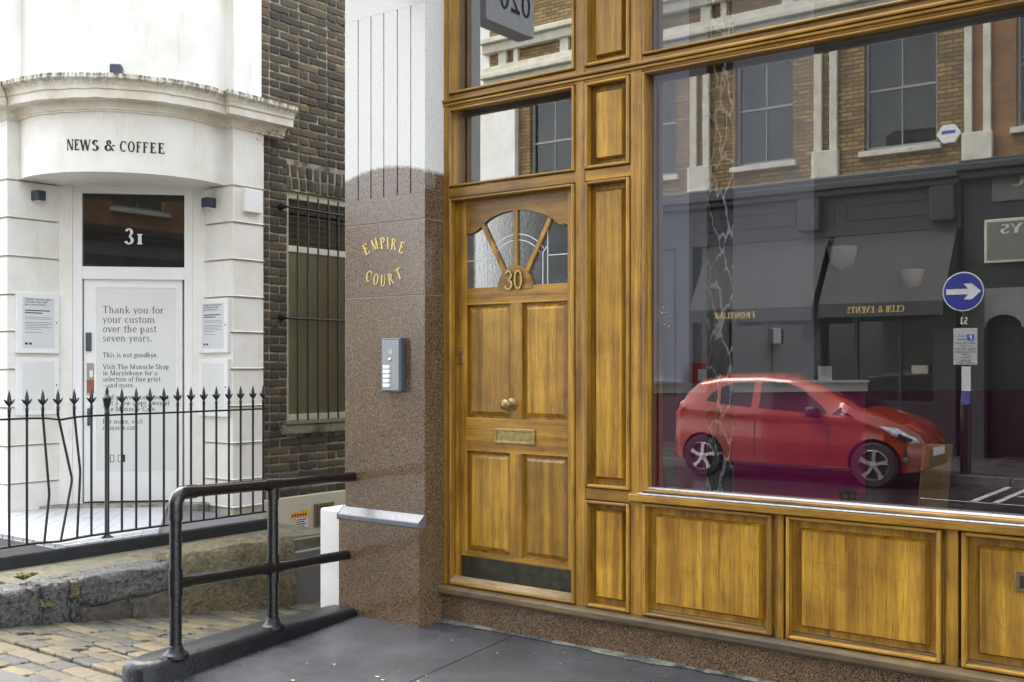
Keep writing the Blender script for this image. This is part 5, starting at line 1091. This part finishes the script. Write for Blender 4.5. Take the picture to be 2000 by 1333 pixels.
b.prism([(x, YO+.0, z) for x, z in pts], (0, .1, 0)); b.build('arch_wall', plain('grey_render', (.20, .205, .19), .7), NB)
bx('doorway', xa0-.05, xa1, YO-.5, YO-.4, ZRD, zl_[0]-.4, DARK, NB); bx('shop_window_wall', xa1+.3, nx1, YO-.1, YO+.05, ZRD, .8, GB, NB); bx('shop_window', xa1+.3, nx1, YO-.09, YO-.05, .801, zl_[0]-.402, plain('shop_glass_dark', (.05, .05, .045), .05), NB)
for q in range(4): bx('glazing_bar', xa1+.3+q*1.5, xa1+.38+q*1.5, YO-.049, YO+.04, .801, zl_[0]-.402, GB, NB)
# lower roofs beyond the corner of the far side street
FB = empty('distant_house', (-42, -30, 0), 'low pale house with grey roof far along the side street', 'house')
bx('wall', -48, -36, -34, -26, -.1, 6.5, STUCCO, FB); B().prism([(-48.3, -26, 6.5), (-48.3, -34, 6.5), (-48.3, -30, 9)], (12.6, 0, 0)).build('roof', plain('slate_roof', (.10, .105, .115), .6), FB); bx('chimney', -44.5, -43.7, -30.4, -29.6, 8.4, 10.6, OPPBRICK, FB)

# ---- post with round blue sign and parking plate
PX, PY_ = mir(1886, 700, -11.25).x, -11.25
SP = empty('sign_post', (PX, PY_, ZRD+.115), 'black post with round blue arrow sign and white parking plate', 'sign post')
B().tube([(PX, PY_, ZRD+.11), (PX, PY_, .9)], .075, 20).build('post_base', IRON, SP, smooth='auto'); B().tube([(PX, PY_, .88), (PX, PY_, mir(1880, 535, PY_).z)], .045, 16).build('post', IRON, SP, smooth='auto')
cc_ = mir(1881, 570, PY_+.06); rs_ = (mir(1922, 570, PY_+.06).x-cc_.x)
B().lathe((cc_.x, PY_+.05, cc_.z), (0, 1, 0), [(rs_, 0), (rs_, .006), (rs_*.99, .008)], 48).build('sign_rim', plain('sign_white', (.72, .73, .74), .35), SP)
B().lathe((cc_.x, PY_+.0585, cc_.z), (0, 1, 0), [(rs_*.94, 0), (rs_*.94, .001), (0, .0012)], 48).build('sign_face', plain('sign_blue', (.018, .03, .30), .35, 0, .08), SP)
k = rs_; ar = [(-.82, -.14), (.25, -.14), (.02, -.40), (.42, -.40), (.86, 0), (.42, .40), (.02, .40), (.25, .14), (-.82, .14)]
B().prism([(cc_.x+x*k, PY_+.0602, cc_.z+z*k) for x, z in ar], (0, .001, 0)).build('arrow', plain('arrow_white', (.74, .75, .76), .4), SP)
b = B(); put_text(b, 'S3', (PX+.04, PY_+.046, mir(1885, 634, PY_).z), (-1, 0, 0), (0, 0, 1), (0, 1, 0), .1, .1, False, .004, 0, T=.2, t=.14, sw=0); b.build('post_number', WHITEINK, SP)
a, c = mir(1862, 713, PY_+.06), mir(1909, 641, PY_+.06); bx('parking_plate', a.x, c.x, PY_+.047, PY_+.055, a.z, c.z, plain('plate_grey', (.50, .51, .50), .45, 0, .05), SP, .004)
wd, ht = c.x-a.x, c.z-a.z; bx('p_square', a.x+wd*.56, a.x+wd*.86, PY_+.0555, PY_+.057, a.z+ht*.66, a.z+ht*.83, plain('plate_blue', (.03, .09, .40), .4), SP)
b = B(); put_text(b, 'P', (a.x+wd*.78, PY_+.057, a.z+ht*.685), (-1, 0, 0), (0, 0, 1), (0, 1, 0), ht*.12, wd*.13, False, .001, 0, T=.22, t=.14, sw=0); b.build('p_letter', WHITEINK, SP)
b = B()
for s_, xx, ww, zz_ in (('Pay by', .5, .34, .77), ('phone', .5, .34, .68), ('020 7125 8310', .92, .84, .57), ('or text', .68, .36, .49), ('07860 022 322', .94, .88, .41), ('quoting location', .94, .88, .335), ('6708', .68, .3, .26), ('2 hours', .7, .4, .18), ('No return', .74, .5, .1), ('within 1 hour', .86, .72, .03)):
    put_text(b, s_, (a.x+wd*xx, PY_+.055, a.z+ht*zz_), (-1, 0, 0), (0, 0, 1), (0, 1, 0), ht*.05, wd*ww, False, .001, 0, T=.2, t=.12, sw=.0)
b.build('plate_text', INK, SP)
a, c = mir(1878, 790, PY_+.05), mir(1896, 716, PY_+.05); bx('paper_notice', a.x, c.x, PY_+.047, PY_+.05, a.z+(c.z-a.z)*.35, c.z, PAPER, SP); bx('blue_notice', a.x, c.x, PY_+.077, PY_+.08, a.z, a.z+(c.z-a.z)*.34, plain('notice_blue', (.06, .10, .25), .5), SP)

# ================================================================== RED HATCHBACK, parked facing +X
ZR = ZRD+.002
fw_ = mir(1704, 897, -9.75); rw_ = mir(1377, 887, -9.75)
WB, RW = 2.51, .300
CXC = (fw_.x+rw_.x)/2; CX0 = CXC-WB/2-.62; YC = -9.75-.78        # tail x, centreline y
CARP = empty('red_hatchback', (CXC, YC, ZR), 'small red five door hatchback parked across the street, mirrored in the shop window', 'car')
RP = plain('red_car_paint', (.29, .030, .004), .2, .1, .04, 3, coat=1.0); GLS = plain('car_glass', (.012, .012, .014), .04, 0, .1); PLB = plain('black_trim', (.012, .012, .013), .45); TY = plain('tyre_rubber', (.014, .014, .015), .8); AL_ = plain('alloy', (.62, .62, .63), .25, .9, .05)
Lc = 3.95
def interp(tab, x):
    for (a, u), (c, v) in zip(tab, tab[1:]):
        if x <= c: k = (x-a)/(c-a); k = max(0, min(1, k)); k = k*k*(3-2*k)*.5+k*.5; return u+(v-u)*k
    return tab[-1][1]
TOPT = [(0, .80), (.05, .98), (.14, 1.10), (.30, 1.30), (.50, 1.43), (.9, 1.495), (1.45, 1.51), (1.9, 1.48), (2.25, 1.38), (2.62, 1.19), (2.98, 1.02), (3.3, .95), (3.6, .86), (3.8, .76), (3.9, .66), (3.95, .55)]
BOTT = [(0, .42), (.08, .30), (.3, .22), (3.5, .20), (3.8, .22), (3.95, .30)]
PLAN = [(0, .60), (.06, .70), (.2, .79), (.6, .84), (1.6, .85), (2.8, .845), (3.3, .81), (3.65, .72), (3.85, .57), (3.95, .42)]
BELT = [(0, .9), (.3, 1.02), (.9, .985), (2.0, .93), (2.9, .90), (3.95, .6)]
def CV(p):
    x, y, z = p; x = 3.13+(x-3.13)*.74 if x > 3.13 else (.62-(.62-x)*.9 if x < .62 else x); return T0+V((x, y, z))
def halfw(x, z):
    w_ = interp(PLAN, x); zt_ = interp(TOPT, x); zb_ = interp(BOTT, x); be = min(interp(BELT, x), zt_-.02)
    if z <= be:
        k = (be-z)/(be-zb_); s = 1-.02*(1-k) - .055*max(0, k-.55)**1.5*2.2 - .012*math.sin(k*9)*.6
    else:
        k = (z-be)/(zt_-be); tum = .20 if zt_ > 1.15 else .08
        s = .98-tum*k-(1-tum-.06-.45)*max(0, (k-.82)/.18)**2.6*.62
    return w_*max(.05, s)
nx, nz_ = 66, 26; vs_ = []; T0 = V((CX0, YC, ZR))
for i in range(nx+1):
    u = i/nx; x = Lc*(u+.035*math.sin(2*math.pi*u)*-1)
    zt_, zb_ = interp(TOPT, x), interp(BOTT, x)
    col_ = [(x, halfw(x, zb_+(zt_-zb_)*j/nz_), zb_+(zt_-zb_)*j/nz_) for j in range(nz_+1)]
    xr_ = [(x, y*k, z+.02*(1-k*k)) for (x_, y, z), k in [(col_[-1], q) for q in (.66, .33, 0, -.33, -.66)]]
    vs_ += col_+xr_+[(x, -y, z) for x, y, z in col_[::-1]]
m_ = 2*(nz_+1)+5; b = B()
b.add([CV(p) for p in vs_], [(i*m_+j, (i+1)*m_+j, (i+1)*m_+(j+1) % m_, i*m_+(j+1) % m_) for i in range(nx) for j in range(m_)]+[tuple(range(m_)), tuple(range(nx*m_, (nx+1)*m_))[::-1]])
body = fixn(b.build('body', RP, CARP, smooth='auto'))
body.data.set_sharp_from_angle(angle=R(50))
wxs = (.62, .62+WB)
cut = B()
for wx in wxs:
    for s_ in (-1, 1): cut.tube([T0+V((wx, s_*.62, RW+.005)), T0+V((wx, s_*1.0, RW+.005))], RW+.045, 40)
cut = fixn(cut.build('wheel_cut', PLB))
md = body.modifiers.new('arch', 'BOOLEAN'); md.object = cut; md.operation = 'DIFFERENCE'; md.solver = 'EXACT'
cut.location = (0, 0, 0)
bpy.context.view_layer.update(); dg = bpy.context.evaluated_depsgraph_get(); me2 = bpy.data.meshes.new_from_object(body.evaluated_get(dg)); body.modifiers.clear(); body.data = me2; bpy.data.objects.remove(cut)
if not body.data.materials: body.data.materials.append(RP)
def side(pts, mat, name, out=.004, s_=1, n=4, parent=CARP, th=.006):     # a thin curved piece laid on the body side
    P = []; 
    for (xa, za), (xb, zb_) in zip(pts, pts[1:]+pts[:1]):
        for k in range(n): P.append((xa+(xb-xa)*k/n, za+(zb_-za)*k/n))
    cxx = sum(p[0] for p in P)/len(P); czz = sum(p[1] for p in P)/len(P); rings = []
    for f in (1, .75, .5, .25): rings.append([(cxx+(x-cxx)*f, czz+(z-czz)*f) for x, z in P])
    vv = []; 
    for r_ in rings: vv += [CV((x, s_*(halfw(x, z)+out), z)) for x, z in r_]
    m2 = len(P); fs = [(k*m2+i, k*m2+(i+1) % m2, (k+1)*m2+(i+1) % m2, (k+1)*m2+i) for k in range(3) for i in range(m2)]+[tuple(range(3*m2, 4*m2))]
    o0 = len(vv); vv += [CV((x, s_*(halfw(x, z)-.004), z)) for x, z in rings[0]]; fs += [(i, o0+i, o0+(i+1) % m2, (i+1) % m2) for i in range(m2)]
    return fixn(B().add(vv, fs).build(name, mat, parent, smooth='auto'))
for s_ in (1, -1):
    side([(.90, 1.07), (1.38, 1.03), (1.40, 1.395), (1.08, 1.385), (.88, 1.30)], GLS, 'rear_side_window', .004, s_)
    side([(.66, 1.11), (.84, 1.085), (.83, 1.28), (.74, 1.22)], GLS, 'quarter_window', .004, s_)
    side([(1.50, 1.02), (2.36, .965), (2.50, .965), (2.42, 1.06), (2.10, 1.30), (1.86, 1.385), (1.51, 1.40)], GLS, 'front_side_window', .004, s_)
    side([(2.56, .955), (2.86, .935), (2.66, 1.06)], GLS, 'corner_window', .004, s_)
    for pl in ([(1.44, .32), (1.455, .32), (1.46, 1.02), (1.445, 1.02)], [(2.50, .33), (2.515, .33), (2.535, .95), (2.52, .95)], [(.86, .55), (.872, .55), (.90, 1.06), (.888, 1.06)]): side(pl, PLB, 'door_gap', .0015, s_)
    side([(1.56, .86), (1.78, .845), (1.78, .875), (1.56, .89)], RP, 'door_handle', .022, s_); side([(1.06, .90), (1.26, .89), (1.26, .92), (1.06, .93)], RP, 'door_handle', .022, s_)
    side([(.90, .22), (3.0, .215), (3.0, .245), (.90, .25)], PLB, 'sill_trim', .004, s_)
    side([(3.22, .82), (3.50, .80), (3.80, .66), (3.84, .60), (3.72, .60), (3.45, .70)], plain('headlight_lens', (.55, .58, .60), .08, .3, .5, 18), 'headlight', .004, s_)
    side([(3.50, .66), (3.72, .61), (3.76, .65), (3.55, .73)], PLB, 'headlight_mask', .008, s_)
    side([(.04, .82), (.20, .86), (.30, 1.00), (.16, 1.06), (.07, .96)], plain('tail_lamp_red', (.30, .01, .008), .1), 'tail_light', .004, s_)
    side([(3.60, .36), (3.70, .34), (3.70, .42), (3.66, .56), (3.62, .42)], PLB, 'fog_light_recess', .004, s_)
    fl = CV((3.655, s_*(halfw(3.655, .385)+.003), .385)); B().lathe(fl, (.35, s_, 0), [(.04, 0), (.036, .008), (0, .01)], 16).build('fog_light', AL_, CARP)
    mb = T0+V((2.33, s_*.93, .99)); mm_ = rough_mesh('door_mirror', .17, .19, .15, 0, 4, .5); o = link('door_mirror', mm_, PLB, CARP); o.location = mb-org(CARP)
    B().tube([T0+V((2.40, s_*.80, .95)), mb-V((0, s_*.03, .05))], .025, 8).build('mirror_arm', PLB, CARP)
# windscreen, rear screen, grille, plates on the centre surface
def top_piece(x0, x1, k0, k1, mat, name, out=.006):
    b = B(); n = 8; m2 = 8; vv = []
    for i in range(n+1):
        x = x0+(x1-x0)*i/n; w_ = halfw(x, interp(TOPT, x)); kk = k0+(k1-k0)*i/n
        for j in range(m2+1): q = -kk+2*kk*j/m2; vv.append(CV((x, w_*q, interp(TOPT, x)+.02*(1-q*q)+out)))
    b.add(vv, [(i*(m2+1)+j, (i+1)*(m2+1)+j, (i+1)*(m2+1)+j+1, i*(m2+1)+j+1) for i in range(n) for j in range(m2)]); return b.build(name, mat, CARP, smooth=True)
top_piece(2.02, 2.92, 1.0, 1.05, GLS, 'windscreen'); top_piece(.24, .52, 1.0, 1.0, GLS, 'rear_screen')
B().box(CX0+3.68, CX0+3.745, YC-.42, YC+.42, ZR+.27, ZR+.50).build('grille', PLB, CARP, bevel=.02)
B().box(CX0+3.742, CX0+3.75, YC-.26, YC+.26, ZR+.42, ZR+.53).build('number_plate', WHITE, CARP); B().box(CX0+.05, CX0+.066, YC-.26, YC+.26, ZR+.62, ZR+.73).build('number_plate', plain('yellow_plate', (.6, .45, .04), .5), CARP)
bx('underbody', CX0+.3, CX0+3.5, YC-.6, YC+.6, ZR+.17, ZR+.26, PLB, CARP)
for s_ in (1, -1): B().tube([T0+V((2.75, s_*.05+.1, 1.135)), T0+V((2.62, s_*.3+.25*s_, 1.215))], .009, 6).build('wiper', PLB, CARP)
for wx in wxs:
    for s_ in (-1, 1):
        c_ = T0+V((wx, s_*.665, RW)); ax = V((0, s_, 0))
        wh = B().lathe(c_, ax, [(.21, 0), (RW-.02, .0), (RW, .025), (RW, .145), (RW-.018, .17), (RW-.09, .172), (RW-.095, .155), (.2, .02)], 40, False).build('wheel', TY, CARP, smooth='auto')
        B().lathe(c_, ax, [(.205, .10), (.208, .162), (.198, .168), (.19, .15), (.19, .10)], 40, False).build('rim', AL_, wh, smooth='auto')
        B().lathe(c_, ax, [(.19, .09), (.19, .105), (0, .11)], 32).build('brake_drum', PLB, wh)
        for k in range(5):
            a = R(72*k+18); e = V((math.cos(a), 0, math.sin(a))); f = V((-math.sin(a), 0, math.cos(a))); o = c_+ax*.13
            pts = [o+e*.03-f*.02, o+e*.12-f*.018, o+e*.200-f*.048, o+e*.203+f*.006, o+e*.13+f*.016, o+e*.03+f*.02]
            B().prism(pts, ax*.028).build('spoke', AL_, wh, bevel=.004)
        B().lathe(c_, ax, [(.045, .13), (.042, .164), (.0, .168)], 20).build('hub_cap', AL_, wh, smooth='auto')
